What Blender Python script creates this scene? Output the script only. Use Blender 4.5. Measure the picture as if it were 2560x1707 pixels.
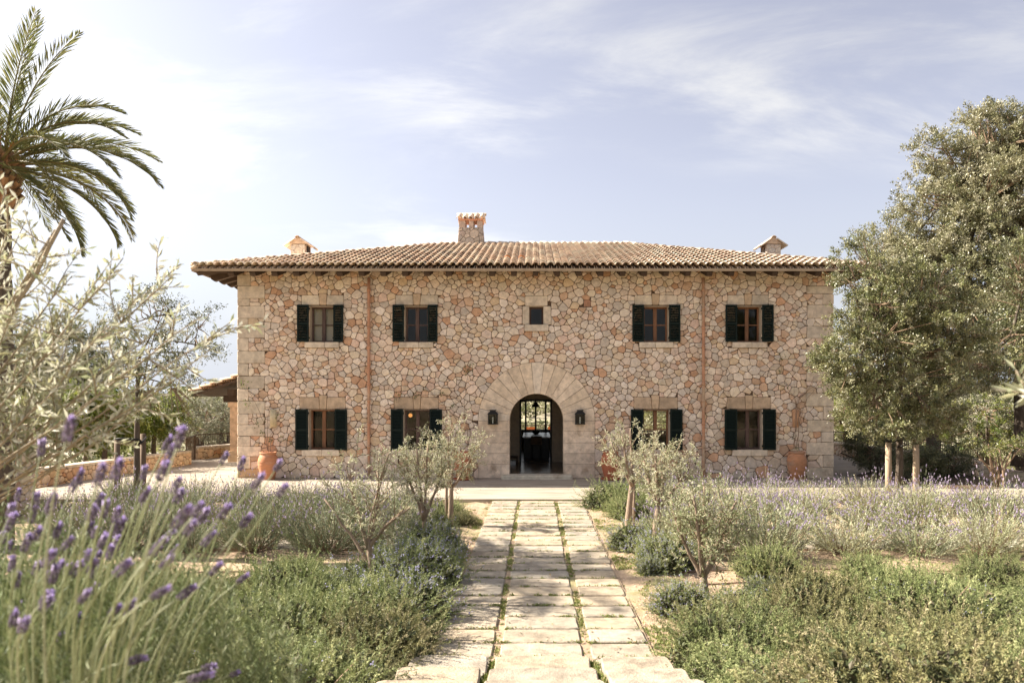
import bpy, math, random
import numpy as np
from mathutils import Vector

# ------------------------------------------------------------ camera, sky, sun, exposure
for o in list(bpy.data.objects):
    bpy.data.objects.remove(o)
S = bpy.context.scene
COL = S.collection
CAMZ, FPX, VX, VY = 2.55, 1891.0, 1336.0, 993.0      # focal length and principal point of the photograph in its pixels

cam = bpy.data.cameras.new('camera')
cam.sensor_fit = 'HORIZONTAL'
cam.sensor_width = 36.0
cam.lens = 36.0 * FPX / 2560.0
cam.shift_x = -(VX - 1280.0) / 2560.0
cam.shift_y = (VY - 853.5) / 2560.0
cam.clip_start, cam.clip_end = 0.05, 3000.0
cam.dof.use_dof = True
cam.dof.focus_distance = 21.0
cam.dof.aperture_fstop = 3.4
camo = bpy.data.objects.new('camera', cam)
camo.location = (0, 0, CAMZ)
camo.rotation_euler = (math.pi / 2, 0, 0)
COL.objects.link(camo)
S.camera = camo

TO_SUN = Vector((-1.18, 0.23, 1.0)).normalized()
SUN_EL = math.asin(TO_SUN.z)
SUN_AZ = math.atan2(TO_SUN.x, TO_SUN.y)

w = bpy.data.worlds.new('World')
S.world = w
w.use_nodes = True
nt = w.node_tree
nt.nodes.clear()
N, L = nt.nodes.new, nt.links.new
out = N('ShaderNodeOutputWorld')
bg = N('ShaderNodeBackground')
bg.inputs[1].default_value = 0.069
sky = N('ShaderNodeTexSky')
sky.sky_type = 'NISHITA'
sky.sun_disc = False
sky.sun_elevation = SUN_EL
sky.sun_rotation = SUN_AZ
sky.air_density, sky.dust_density, sky.ozone_density = 1.0, 2.3, 2.0
hsv = N('ShaderNodeHueSaturation')
hsv.inputs['Hue'].default_value = 0.524
hsv.inputs['Saturation'].default_value = 0.44
L(sky.outputs[0], hsv.inputs['Color'])
tc = N('ShaderNodeTexCoord')
sep = N('ShaderNodeSeparateXYZ')
L(tc.outputs['Generated'], sep.inputs[0])


def math_node(op, a, b=None):
    n = N('ShaderNodeMath')
    n.operation = op
    for i, v in enumerate((a, b)):
        if v is None:
            continue
        if isinstance(v, (int, float)):
            n.inputs[i].default_value = v
        else:
            L(v, n.inputs[i])
    return n.outputs[0]


zc = math_node('MAXIMUM', math_node('ADD', sep.outputs[2], 0.30), 0.03)
u = math_node('DIVIDE', sep.outputs[0], zc)
v = math_node('DIVIDE', sep.outputs[1], zc)
cmb = N('ShaderNodeCombineXYZ')
L(u, cmb.inputs[0])
L(v, cmb.inputs[1])
mp = N('ShaderNodeMapping')                    # thin high cloud, drawn out along one wind direction
mp.inputs['Rotation'].default_value = (0, 0, math.radians(-48))
mp.inputs['Scale'].default_value = (1.0, 2.3, 1)
L(cmb.outputs[0], mp.inputs[0])
n1 = N('ShaderNodeTexNoise')
n1.noise_dimensions = '4D'
n1.inputs['W'].default_value = 12.5
n1.inputs['Scale'].default_value = 1.5
n1.inputs['Detail'].default_value = 9
n1.inputs['Roughness'].default_value = 0.62
n1.inputs['Distortion'].default_value = 0.5
L(mp.outputs[0], n1.inputs['Vector'])
n2 = N('ShaderNodeTexNoise')
n2.noise_dimensions = '4D'
n2.inputs['W'].default_value = 7.1
n2.inputs['Scale'].default_value = 1.0
n2.inputs['Detail'].default_value = 2
L(cmb.outputs[0], n2.inputs['Vector'])
r1 = N('ShaderNodeMapRange')
r1.interpolation_type = 'SMOOTHSTEP'
r1.inputs[1].default_value, r1.inputs[2].default_value = 0.44, 0.74
L(n1.outputs[0], r1.inputs[0])
r2 = N('ShaderNodeMapRange')
r2.interpolation_type = 'SMOOTHSTEP'
r2.inputs[1].default_value, r2.inputs[2].default_value = 0.44, 0.58
L(n2.outputs[0], r2.inputs[0])
cm = math_node('MULTIPLY', math_node('MULTIPLY', r1.outputs[0], r2.outputs[0]), 1.0)
bw = N('ShaderNodeRGBToBW')
L(hsv.outputs[0], bw.inputs[0])
cb = N('ShaderNodeCombineColor')
gl = math_node('ADD', math_node('MULTIPLY', bw.outputs[0], 1.25), 0.9)
for i in range(3):
    L(gl, cb.inputs[i])
mx = N('ShaderNodeMix')
mx.data_type = 'RGBA'
L(cm, mx.inputs['Factor'])
L(hsv.outputs[0], mx.inputs['A'])
L(cb.outputs[0], mx.inputs['B'])
# pale haze low in the air, brighter towards the sun
dp = N('ShaderNodeVectorMath')
dp.operation = 'DOT_PRODUCT'
L(tc.outputs['Generated'], dp.inputs[0])
dp.inputs[1].default_value = TO_SUN
hz = N('ShaderNodeMapRange')
hz.inputs[1].default_value, hz.inputs[2].default_value = -0.3, 0.65
hz.inputs[3].default_value, hz.inputs[4].default_value = 3.1, 4.2
L(dp.outputs['Value'], hz.inputs[0])
hc = N('ShaderNodeVectorMath')
hc.operation = 'SCALE'
hc.inputs[0].default_value = (0.94, 0.985, 1.09)
L(hz.outputs[0], hc.inputs['Scale'])
hf = N('ShaderNodeMapRange')
hf.interpolation_type = 'SMOOTHSTEP'
hf.inputs[1].default_value, hf.inputs[2].default_value = 0.30, 0.0
hf.inputs[3].default_value, hf.inputs[4].default_value = 0.0, 0.92
L(sep.outputs[2], hf.inputs[0])
mh = N('ShaderNodeMix')
mh.data_type = 'RGBA'
L(hf.outputs[0], mh.inputs['Factor'])
L(mx.outputs['Result'], mh.inputs['A'])
L(hc.outputs[0], mh.inputs['B'])
L(mh.outputs['Result'], bg.inputs[0])
L(bg.outputs[0], out.inputs[0])

sl = bpy.data.lights.new('sun', 'SUN')
sl.energy = 5.0
sl.angle = math.radians(0.55)
sl.color = (1.0, 0.91, 0.78)
so = bpy.data.objects.new('sun', sl)
so.rotation_euler = (-TO_SUN).to_track_quat('-Z', 'Y').to_euler()
COL.objects.link(so)

vs = S.view_settings
S.display_settings.display_device = 'sRGB'
vs.view_transform = 'Standard'
vs.look = 'None'
vs.exposure = 1.64
vs.gamma = 1.0
vs.use_curve_mapping = False
cy = S.cycles
cy.use_denoising = True
cy.max_bounces, cy.diffuse_bounces, cy.glossy_bounces = 7, 4, 3
cy.transmission_bounces, cy.transparent_max_bounces = 4, 12
cy.sample_clamp_indirect = 6.0
cy.caustics_reflective = cy.caustics_refractive = False

# ------------------------------------------------------------ helpers
PI = math.pi


def px(x, y, Y):
    """A point of the photograph at distance Y, as a point in the place (used only to read measurements off it)."""
    return ((x - VX) * Y / FPX, Y, CAMZ - (y - VY) * Y / FPX)


def mat(name, col, rough=0.8, var=0.2, scale=6.0, bump=0.2, bscale=30.0, attr=False, spec=0.3, metal=0.0,
        stretch=(1, 1, 1), col2=None, s2=1.0, lo=0.45, hi=0.65, rnd=0.0):
    m = bpy.data.materials.new(name)
    m.use_nodes = True
    t = m.node_tree
    b = t.nodes['Principled BSDF']
    b.inputs['Roughness'].default_value = rough
    b.inputs['Specular IOR Level'].default_value = spec
    b.inputs['Metallic'].default_value = metal
    n, l = t.nodes.new, t.links.new
    c = n('ShaderNodeTexCoord')
    mpn = n('ShaderNodeMapping')
    mpn.inputs['Scale'].default_value = stretch
    l(c.outputs['Object'], mpn.inputs[0])
    if attr:
        a = n('ShaderNodeAttribute')
        a.attribute_name = 'tint'
        base = a.outputs['Color']
    else:
        r = n('ShaderNodeRGB')
        r.outputs[0].default_value = (*col, 1)
        base = r.outputs[0]
    if col2:
        q = n('ShaderNodeTexNoise')
        q.inputs['Scale'].default_value = s2
        q.inputs['Detail'].default_value = 7
        q.inputs['Roughness'].default_value = 0.65
        l(mpn.outputs[0], q.inputs['Vector'])
        mr = n('ShaderNodeMapRange')
        mr.interpolation_type = 'SMOOTHSTEP'
        mr.inputs[1].default_value, mr.inputs[2].default_value = lo, hi
        l(q.outputs[0], mr.inputs[0])
        mm = n('ShaderNodeMix')
        mm.data_type = 'RGBA'
        l(mr.outputs[0], mm.inputs['Factor'])
        l(base, mm.inputs['A'])
        mm.inputs['B'].default_value = (*col2, 1)
        base = mm.outputs['Result']
    ns = n('ShaderNodeTexNoise')
    ns.inputs['Scale'].default_value = scale
    ns.inputs['Detail'].default_value = 8
    ns.inputs['Roughness'].default_value = 0.65
    l(mpn.outputs[0], ns.inputs['Vector'])
    rg = n('ShaderNodeMapRange')
    rg.inputs[1].default_value, rg.inputs[2].default_value = 0.25, 0.75
    rg.inputs[3].default_value, rg.inputs[4].default_value = 1 - var, 1 + var
    l(ns.outputs[0], rg.inputs[0])
    fac = rg.outputs[0]
    if rnd:
        oi = n('ShaderNodeObjectInfo')
        rr = n('ShaderNodeMapRange')
        rr.inputs[3].default_value, rr.inputs[4].default_value = 1 - rnd, 1 + rnd
        l(oi.outputs['Random'], rr.inputs[0])
        mu = n('ShaderNodeMath')
        mu.operation = 'MULTIPLY'
        l(fac, mu.inputs[0])
        l(rr.outputs[0], mu.inputs[1])
        fac = mu.outputs[0]
    vm = n('ShaderNodeVectorMath')
    vm.operation = 'SCALE'
    l(base, vm.inputs[0])
    l(fac, vm.inputs['Scale'])
    l(vm.outputs[0], b.inputs['Base Color'])
    if bump:
        nb = n('ShaderNodeTexNoise')
        nb.inputs['Scale'].default_value = bscale
        nb.inputs['Detail'].default_value = 6
        nb.inputs['Roughness'].default_value = 0.6
        l(mpn.outputs[0], nb.inputs['Vector'])
        bp = n('ShaderNodeBump')
        bp.inputs['Strength'].default_value = bump
        bp.inputs['Distance'].default_value = 0.02
        l(nb.outputs[0], bp.inputs['Height'])
        l(bp.outputs[0], b.inputs['Normal'])
    return m


def leaf_mat(name, rough=0.5, transl=0.3, spec=0.35):
    m = bpy.data.materials.new(name)
    m.use_nodes = True
    t = m.node_tree
    b = t.nodes['Principled BSDF']
    o = t.nodes['Material Output']
    a = t.nodes.new('ShaderNodeAttribute')
    a.attribute_name = 'tint'
    t.links.new(a.outputs['Color'], b.inputs['Base Color'])
    b.inputs['Roughness'].default_value = rough
    b.inputs['Specular IOR Level'].default_value = spec
    tr = t.nodes.new('ShaderNodeBsdfTranslucent')
    t.links.new(a.outputs['Color'], tr.inputs[0])
    x = t.nodes.new('ShaderNodeMixShader')
    x.inputs[0].default_value = transl
    t.links.new(b.outputs[0], x.inputs[1])
    t.links.new(tr.outputs[0], x.inputs[2])
    t.links.new(x.outputs[0], o.inputs[0])
    return m


def glass_mat():
    m = bpy.data.materials.new('window_glass')
    m.use_nodes = True
    t = m.node_tree
    t.nodes.remove(t.nodes['Principled BSDF'])
    o = t.nodes['Material Output']
    fr = t.nodes.new('ShaderNodeFresnel')
    fr.inputs[0].default_value = 1.33
    tr = t.nodes.new('ShaderNodeBsdfTransparent')
    tr.inputs[0].default_value = (0.93, 0.93, 0.9, 1)
    g = t.nodes.new('ShaderNodeBsdfGlossy')
    g.inputs['Roughness'].default_value = 0.02
    x = t.nodes.new('ShaderNodeMixShader')
    t.links.new(fr.outputs[0], x.inputs[0])
    t.links.new(tr.outputs[0], x.inputs[1])
    t.links.new(g.outputs[0], x.inputs[2])
    t.links.new(x.outputs[0], o.inputs[0])
    return m


class Geo:
    """Collects vertices, polygons and a colour per vertex, and turns them into ONE mesh."""

    def __init__(self):
        self.V, self.T, self.F, self.n = [], [], {}, 0

    def add(self, V, faces, tint=None):
        V = np.asarray(V, dtype=np.float64).reshape(-1, 3)
        if not isinstance(faces, np.ndarray):
            by = {}
            for f in faces:
                by.setdefault(len(f), []).append(f)
            faces = [np.array(x, dtype=np.int64) for x in by.values()]
        else:
            faces = [faces]
        for f in faces:
            if len(f):
                self.F.setdefault(f.shape[1], []).append(f + self.n)
        if tint is None:
            tint = (1, 1, 1)
        t = np.asarray(tint, dtype=np.float64)
        if t.ndim == 1:
            t = np.tile(t, (len(V), 1))
        self.V.append(V)
        self.T.append(t)
        self.n += len(V)
        return self

    def box(self, x0, x1, y0, y1, z0, z1, tint=None):
        V = [(x, y, z) for x in (x0, x1) for y in (y0, y1) for z in (z0, z1)]
        return self.add(V, [(0, 1, 3, 2), (4, 6, 7, 5), (0, 4, 5, 1), (2, 3, 7, 6), (0, 2, 6, 4), (1, 5, 7, 3)], tint)

    def tube(self, pts, rad, k=6, tint=None, cap=True):
        P = np.asarray(pts, dtype=np.float64)
        n = len(P)
        R = np.broadcast_to(np.asarray(rad, dtype=np.float64), (n,))
        T = np.gradient(P, axis=0)
        T /= np.linalg.norm(T, axis=1, keepdims=True) + 1e-12
        up = np.array((0, 0, 1.0)) if abs(T[0][2]) < 0.9 else np.array((1.0, 0, 0))
        A = np.cross(T, up)
        A /= np.linalg.norm(A, axis=1, keepdims=True) + 1e-9
        B = np.cross(T, A)
        an = np.arange(k) * 2 * PI / k
        V = P[:, None, :] + R[:, None, None] * (A[:, None, :] * np.cos(an)[None, :, None] + B[:, None, :] * np.sin(an)[None, :, None])
        i = np.arange(n - 1)[:, None] * k
        j = np.arange(k)[None, :]
        q = np.stack([i + j, i + (j + 1) % k, i + k + (j + 1) % k, i + k + j], -1).reshape(-1, 4)
        fs = [tuple(f) for f in q]
        if cap:
            fs += [tuple(range(k))[::-1], tuple(range((n - 1) * k, n * k))]
        return self.add(V.reshape(-1, 3), fs, tint)

    def lathe(self, prof, c=(0, 0, 0), k=24, tint=None):
        V = [(c[0] + r * math.cos(a * 2 * PI / k), c[1] + r * math.sin(a * 2 * PI / k), c[2] + z) for r, z in prof for a in range(k)]
        F = [(i * k + a, i * k + (a + 1) % k, (i + 1) * k + (a + 1) % k, (i + 1) * k + a) for i in range(len(prof) - 1) for a in range(k)]
        return self.add(V, F, tint)

    def mesh(self, name, material, smooth=False):
        me = bpy.data.meshes.new(name)
        V = np.concatenate(self.V) if self.V else np.zeros((0, 3))
        T = np.concatenate(self.T) if self.T else np.zeros((0, 3))
        me.vertices.add(len(V))
        me.vertices.foreach_set('co', V.astype(np.float32).ravel())
        loops, starts, at = [], [], 0
        for k, fl in self.F.items():
            f = np.concatenate(fl)
            loops.append(f.ravel())
            starts.append(at + np.arange(len(f)) * k)
            at += f.size
        if loops:
            lp = np.concatenate(loops).astype(np.int32)
            st = np.concatenate(starts).astype(np.int32)
            me.loops.add(len(lp))
            me.loops.foreach_set('vertex_index', lp)
            me.polygons.add(len(st))
            me.polygons.foreach_set('loop_start', st)
            me.polygons.foreach_set('use_smooth', np.full(len(st), smooth))
        a = me.attributes.new('tint', 'FLOAT_COLOR', 'POINT')
        a.data.foreach_set('color', np.concatenate([T, np.ones((len(T), 1))], 1).astype(np.float32).ravel())
        me.update(calc_edges=True)
        me.validate()
        me.materials.append(material)
        return me

    def obj(self, name, material, parent=None, smooth=False, loc=None):
        return put(name, self.mesh(name, material, smooth), parent, loc)


def put(name, me, parent=None, loc=None, rot=None, scale=None):
    o = bpy.data.objects.new(name, me)
    COL.objects.link(o)
    if parent is not None:
        o.parent = parent
    if loc is not None:
        o.location = loc
    if rot is not None:
        o.rotation_euler = rot
    if scale is not None:
        o.scale = scale if not isinstance(scale, (int, float)) else (scale,) * 3
    return o


def tag(o, label, cat, group=None):
    o['label'], o['category'] = label, cat
    if group:
        o['group'] = group
    return o


def thing(name, label, cat, loc=(0, 0, 0), group=None):
    return tag(put(name, None, None, loc), label, cat, group)


def kind(o, k):
    o['kind'] = k
    return o


def ramp01(x):
    x = np.clip(x, 0, 1)
    return x * x * (3 - 2 * x)


def unit(a):
    return a / (np.linalg.norm(a, axis=-1, keepdims=True) + 1e-12)


def bez(a, b, c, n):
    t = np.linspace(0, 1, n)[:, None]
    return (1 - t) ** 2 * np.asarray(a) + 2 * t * (1 - t) * np.asarray(b) + t * t * np.asarray(c)


def pick(rg, pal, n, jit=0.12):
    pal = np.asarray(pal)
    return pal[rg.integers(0, len(pal), n)] * rg.uniform(1 - jit, 1 + jit, (n, 1))


def leaves(g, P, D, Ln, Wd, tint, rg, fold=0.18, up=0.0):
    """One folded, pointed leaf per row: base at P, along D."""
    n = len(P)
    D = unit(D)
    r = rg.normal(size=(n, 3))
    r[:, 2] += up
    side = unit(np.cross(D, r))
    nor = np.cross(side, D)
    Ln = np.broadcast_to(Ln, (n,))[:, None]
    Wd = np.broadcast_to(Wd, (n,))[:, None]
    mid = P + D * Ln * 0.5
    V = np.stack([P, mid + side * Wd * 0.5 + nor * Wd * fold, P + D * Ln, mid - side * Wd * 0.5 + nor * Wd * fold], 1)
    g.add(V.reshape(-1, 3), np.arange(4 * n).reshape(n, 4), np.repeat(tint, 4, 0))


# ------------------------------------------------------------ materials
M_STONE = mat('rubble_stone', (1, 1, 1), rough=0.92, var=0.24, scale=9, bump=0.9, bscale=20, attr=True, col2=(0.40, 0.29, 0.20), s2=1.6, lo=0.56, hi=0.8)
M_DRESS = mat('dressed_stone', (1, 1, 1), rough=0.88, var=0.34, scale=6, bump=0.5, bscale=30, attr=True, col2=(0.33, 0.23, 0.15), s2=2.0, lo=0.51, hi=0.78)
M_MORTAR = mat('mortar', (0.12, 0.078, 0.05), rough=0.95, var=0.3, scale=14, bump=0.5)
M_TILE = mat('clay_tile', (1, 1, 1), rough=0.85, var=0.28, scale=12, bump=0.25, bscale=60, attr=True, rnd=0.16)
M_WOOD = mat('roof_timber', (0.07, 0.045, 0.03), rough=0.75, var=0.35, scale=5, bump=0.3, stretch=(8, 1, 8))
M_FASCIA = mat('eave_board', (0.36, 0.27, 0.18), rough=0.8, var=0.25, scale=4, bump=0.2)
M_SHUT = mat('green_shutter_paint', (0.0045, 0.011, 0.008), rough=0.6, var=0.2, scale=9, bump=0.05, spec=0.2)
M_WIN = mat('window_wood', (0.23, 0.11, 0.055), rough=0.6, var=0.35, scale=6, bump=0.15, stretch=(3, 3, 0.5))
M_WIN2 = mat('weathered_window_wood', (0.12, 0.075, 0.06), rough=0.65, var=0.4, scale=6, bump=0.15, stretch=(3, 3, 0.5))
M_GLASS = glass_mat()
M_REVEAL = mat('reveal_plaster', (0.52, 0.42, 0.31), rough=0.9, var=0.2, scale=8, bump=0.2)
M_PLASTER = mat('interior_plaster', (0.3, 0.26, 0.21), rough=0.9, var=0.06, scale=3, bump=0.05)
M_IFLOOR = mat('polished_floor', (0.20, 0.15, 0.10), rough=0.22, var=0.3, scale=2.5, bump=0.02, spec=0.5)
M_TERRA = mat('terracotta', (0.50, 0.22, 0.11), rough=0.8, var=0.22, scale=6, bump=0.12, col2=(0.56, 0.36, 0.25), s2=2.6, lo=0.5, hi=0.75, stretch=(1, 1, 2.5))
M_TERRA_RED = mat('red_terracotta', (0.42, 0.14, 0.07), rough=0.75, var=0.2, scale=5, bump=0.1)
M_PIPE = mat('clay_pipe', (0.47, 0.24, 0.14), rough=0.8, var=0.3, scale=4, bump=0.1, col2=(0.42, 0.30, 0.2), s2=2.2, stretch=(1, 1, 0.6))
M_IRON = mat('dark_iron', (0.03, 0.028, 0.025), rough=0.55, var=0.3, scale=14, bump=0.1, metal=0.4)
M_RUST = mat('brown_iron', (0.09, 0.06, 0.04), rough=0.7, var=0.3, scale=14, bump=0.1)
M_BLACK = mat('black_joinery', (0.012, 0.011, 0.01), rough=0.4, var=0.2, scale=6, bump=0.03)
M_WHITE = mat('white_paint', (0.75, 0.75, 0.72), rough=0.6, var=0.05, bump=0.02)
M_BRASS = mat('brass', (0.6, 0.38, 0.12), rough=0.35, var=0.1, bump=0, metal=1.0)
M_FABRIC = mat('brown_fabric', (0.16, 0.11, 0.075), rough=0.9, var=0.2, scale=20, bump=0.1)
M_MARBLE = mat('marble_top', (0.62, 0.58, 0.54), rough=0.25, var=0.2, scale=3, bump=0.0, spec=0.5)
M_SLAB = mat('path_stone', (1, 1, 1), rough=0.92, var=0.34, scale=7, bump=0.7, bscale=40, attr=True, col2=(0.19, 0.155, 0.115), s2=3.0, lo=0.42, hi=0.74)
M_TERRACE = mat('terrace_paving', (0.37, 0.315, 0.25), rough=0.9, var=0.34, scale=2.6, bump=0.25, bscale=8, stretch=(0.35, 3, 1), col2=(0.24, 0.20, 0.155), s2=1.6, lo=0.42, hi=0.66)
M_EARTH = mat('earth', (0.36, 0.26, 0.175), rough=0.97, var=0.4, scale=5, bump=0.9, bscale=22, col2=(0.23, 0.20, 0.10), s2=1.3, lo=0.46, hi=0.62)
M_PEBBLE = mat('gravel', (1, 1, 1), rough=0.95, var=0.2, scale=30, bump=0, attr=True)
M_HILL = mat('hill_soil', (0.38, 0.33, 0.25), rough=0.97, var=0.35, scale=0.25, bump=0.3, bscale=2, col2=(0.17, 0.18, 0.09), s2=0.08)
M_STAKE = mat('weathered_stake', (0.38, 0.28, 0.19), rough=0.9, var=0.3, scale=5, bump=0.3, stretch=(6, 6, 0.6))
M_STAKE2 = mat('dark_stake', (0.16, 0.115, 0.08), rough=0.9, var=0.3, scale=5, bump=0.3, stretch=(6, 6, 0.6))
M_BARK = mat('grey_bark', (0.27, 0.20, 0.145), rough=0.95, var=0.35, scale=12, bump=0.6, bscale=26, stretch=(3, 3, 0.8))
M_DBARK = mat('dark_bark', (0.11, 0.085, 0.065), rough=0.95, var=0.35, scale=12, bump=0.7, bscale=26, stretch=(3, 3, 0.8))
M_TWIG = mat('twig', (0.24, 0.165, 0.11), rough=0.9, var=0.3, scale=12, bump=0.2)
M_LEAF = leaf_mat('leaf', transl=0.38)
M_GLOSSY = leaf_mat('glossy_leaf', rough=0.36, transl=0.22, spec=0.5)
M_SOFT = leaf_mat('soft_leaf', rough=0.6, transl=0.14, spec=0.3)
M_FLOWER = leaf_mat('petal', rough=0.7, transl=0.35, spec=0.2)
M_HOSE = mat('brown_hose', (0.13, 0.07, 0.045), rough=0.6, var=0.2, bump=0)
M_ORANGE = mat('orange_canvas', (0.55, 0.17, 0.05), rough=0.85, var=0.1, bump=0)

# ------------------------------------------------------------ ground
def ground_z(x, y):
    x, y = np.asarray(x, float), np.asarray(y, float)
    z = -0.07 + 1.05 * ramp01((6.9 - y) / 4.6)                                  # the garden rises to the landing where one stands
    z = z + 0.30 * ramp01((-x - 0.9) / 1.0) * ramp01((4.2 - y) / 2.0)
    z = z + 0.03 * np.sin(x * 2.3 + y * 1.1) * np.cos(y * 1.9 - x * .7) * ramp01((np.abs(x) - 1.5) / .8)
    out_ = np.maximum(np.maximum(-x - 14.6, x - 15.5), y - 47.0)
    z = z - 5.0 * ramp01(out_ / 26.0)
    z = z - 0.35 * ((y > 18.95) & (y < 41) & (x > -14.4) & (x < 15))            # hollow under the terrace slab
    far = np.hypot(x, y)
    ridge = 3 + 5.5 * ramp01((far - 75) / 150) + 2.2 * np.sin(x * .021 + 1.2) + 1.2 * np.sin(x * .05 + y * .02)
    z = z + np.where(y > 20, ramp01((far - 70) / 140), 0) * ridge
    return z


def ground_sheet():
    def axis(lo, hi, fine_lo, fine_hi, step, grow):
        a = list(np.arange(fine_lo, fine_hi + step * .5, step))
        s = step
        while a[-1] < hi:
            s *= grow
            a.append(a[-1] + s)
        s = step
        while a[0] > lo:
            s *= grow
            a.insert(0, a[0] - s)
        return np.array(a)
    xs = axis(-900, 900, -12, 12, 0.24, 1.12)
    ys = axis(-500, 1300, 1, 19.2, 0.24, 1.12)
    X, Y = np.meshgrid(xs, ys)
    Z = ground_z(X, Y)
    rg = np.random.default_rng(4)
    Z += rg.normal(0, 0.012, Z.shape) * (np.abs(X) < 14) * (Y < 18.8)
    nx, ny = len(xs), len(ys)
    i = np.arange(ny - 1)[:, None] * nx + np.arange(nx - 1)[None, :]
    q = np.stack([i, i + 1, i + nx + 1, i + nx], -1).reshape(-1, 4)
    g = Geo().add(np.stack([X, Y, Z], -1).reshape(-1, 3), q)
    me = g.mesh('ground', M_EARTH, True)
    me.materials.append(M_HILL)
    c = np.stack([X, Y], -1)[:-1, :-1].reshape(-1, 2)
    far = (np.hypot(c[:, 0], c[:, 1]) > 60).astype(np.int32)
    me.polygons.foreach_set('material_index', far)
    return kind(put('ground', me), 'structure')


ground_sheet()

g = Geo()
g.box(-13.9, 14.2, 18.95, 40.0, -0.30, 0.0)
terrace = kind(g.obj('terrace', M_TERRACE), 'structure')

# ------------------------------------------------------------ stones
def clip_poly(poly, n, d):
    """Keep the part of POLY where n.p <= d."""
    o = []
    m = len(poly)
    for i in range(m):
        a, b = poly[i], poly[(i + 1) % m]
        da, db = n[0] * a[0] + n[1] * a[1] - d, n[0] * b[0] + n[1] * b[1] - d
        if da <= 0:
            o.append(a)
        if (da < 0 < db) or (db < 0 < da):
            t = da / (da - db)
            o.append((a[0] + (b[0] - a[0]) * t, a[1] + (b[1] - a[1]) * t))
    return o


def area(p):
    return 0.5 * sum(p[i][0] * p[(i + 1) % len(p)][1] - p[(i + 1) % len(p)][0] * p[i][1] for i in range(len(p)))


def round_poly(p, cut):
    o = []
    m = len(p)
    for i in range(m):
        a, b, c = p[i - 1], p[i], p[(i + 1) % m]
        la, lc = math.hypot(a[0] - b[0], a[1] - b[1]), math.hypot(c[0] - b[0], c[1] - b[1])
        ta, tcc = min(.45, cut / (la + 1e-6)), min(.45, cut / (lc + 1e-6))
        o.append((b[0] + (a[0] - b[0]) * ta, b[1] + (a[1] - b[1]) * ta))
        o.append((b[0] + (c[0] - b[0]) * tcc, b[1] + (c[1] - b[1]) * tcc))
    return o


def stone_geo(g, poly, to3, out_, bev, rnd, tint, cut=0.03, back=0.03, rough=False):
    """A cut or rough stone: outline POLY in the wall's plane, face OUT_ proud with a rounded edge. to3(u, w, d) gives the point."""
    p = round_poly(poly, cut) if cut else list(poly)
    m = len(p)
    cx, cz = sum(q[0] for q in p) / m, sum(q[1] for q in p) / m
    sx, sz = (rnd.uniform(-.035, .035), rnd.uniform(-.035, .035)) if rough else (0, 0)
    V = []
    for f, dd in ((1.0, -back), (1.0, out_ - bev), (None, out_)):
        for q in p:
            dx, dz = q[0] - cx, q[1] - cz
            ln = math.hypot(dx, dz) + 1e-6
            s = 1.0 if f else max(0.3, 1 - bev * 1.1 / ln)
            e = dd + (sx * dx + sz * dz) * 2 + (rnd.uniform(-.006, .006) if f is None and rough else 0)
            V.append(to3(cx + dx * s, cz + dz * s, e))
    V.append(to3(cx, cz, out_ + (rnd.uniform(0, .012) if rough else 0)))
    F = [(r * m + i, r * m + (i + 1) % m, (r + 1) * m + (i + 1) % m, (r + 1) * m + i) for r in (0, 1) for i in range(m)]
    F += [(2 * m + i, 2 * m + (i + 1) % m, 3 * m) for i in range(m)]
    g.add(V, F, tint)


STONES = [(.66, .56, .44), (.69, .59, .48), (.62, .52, .41), (.71, .62, .51), (.64, .53, .43), (.66, .53, .42), (.60, .52, .43),
          (.56, .40, .28), (.68, .59, .46), (.53, .33, .21), (.58, .51, .43), (.60, .47, .32), (.68, .55, .43), (.64, .48, .38), (.70, .62, .53),
          (.56, .39, .27), (.63, .55, .47), (.66, .57, .47), (.67, .54, .44), (.62, .50, .37)]
DRESS = [(.63, .53, .40), (.60, .50, .38), (.66, .55, .42), (.58, .49, .38)]


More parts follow.
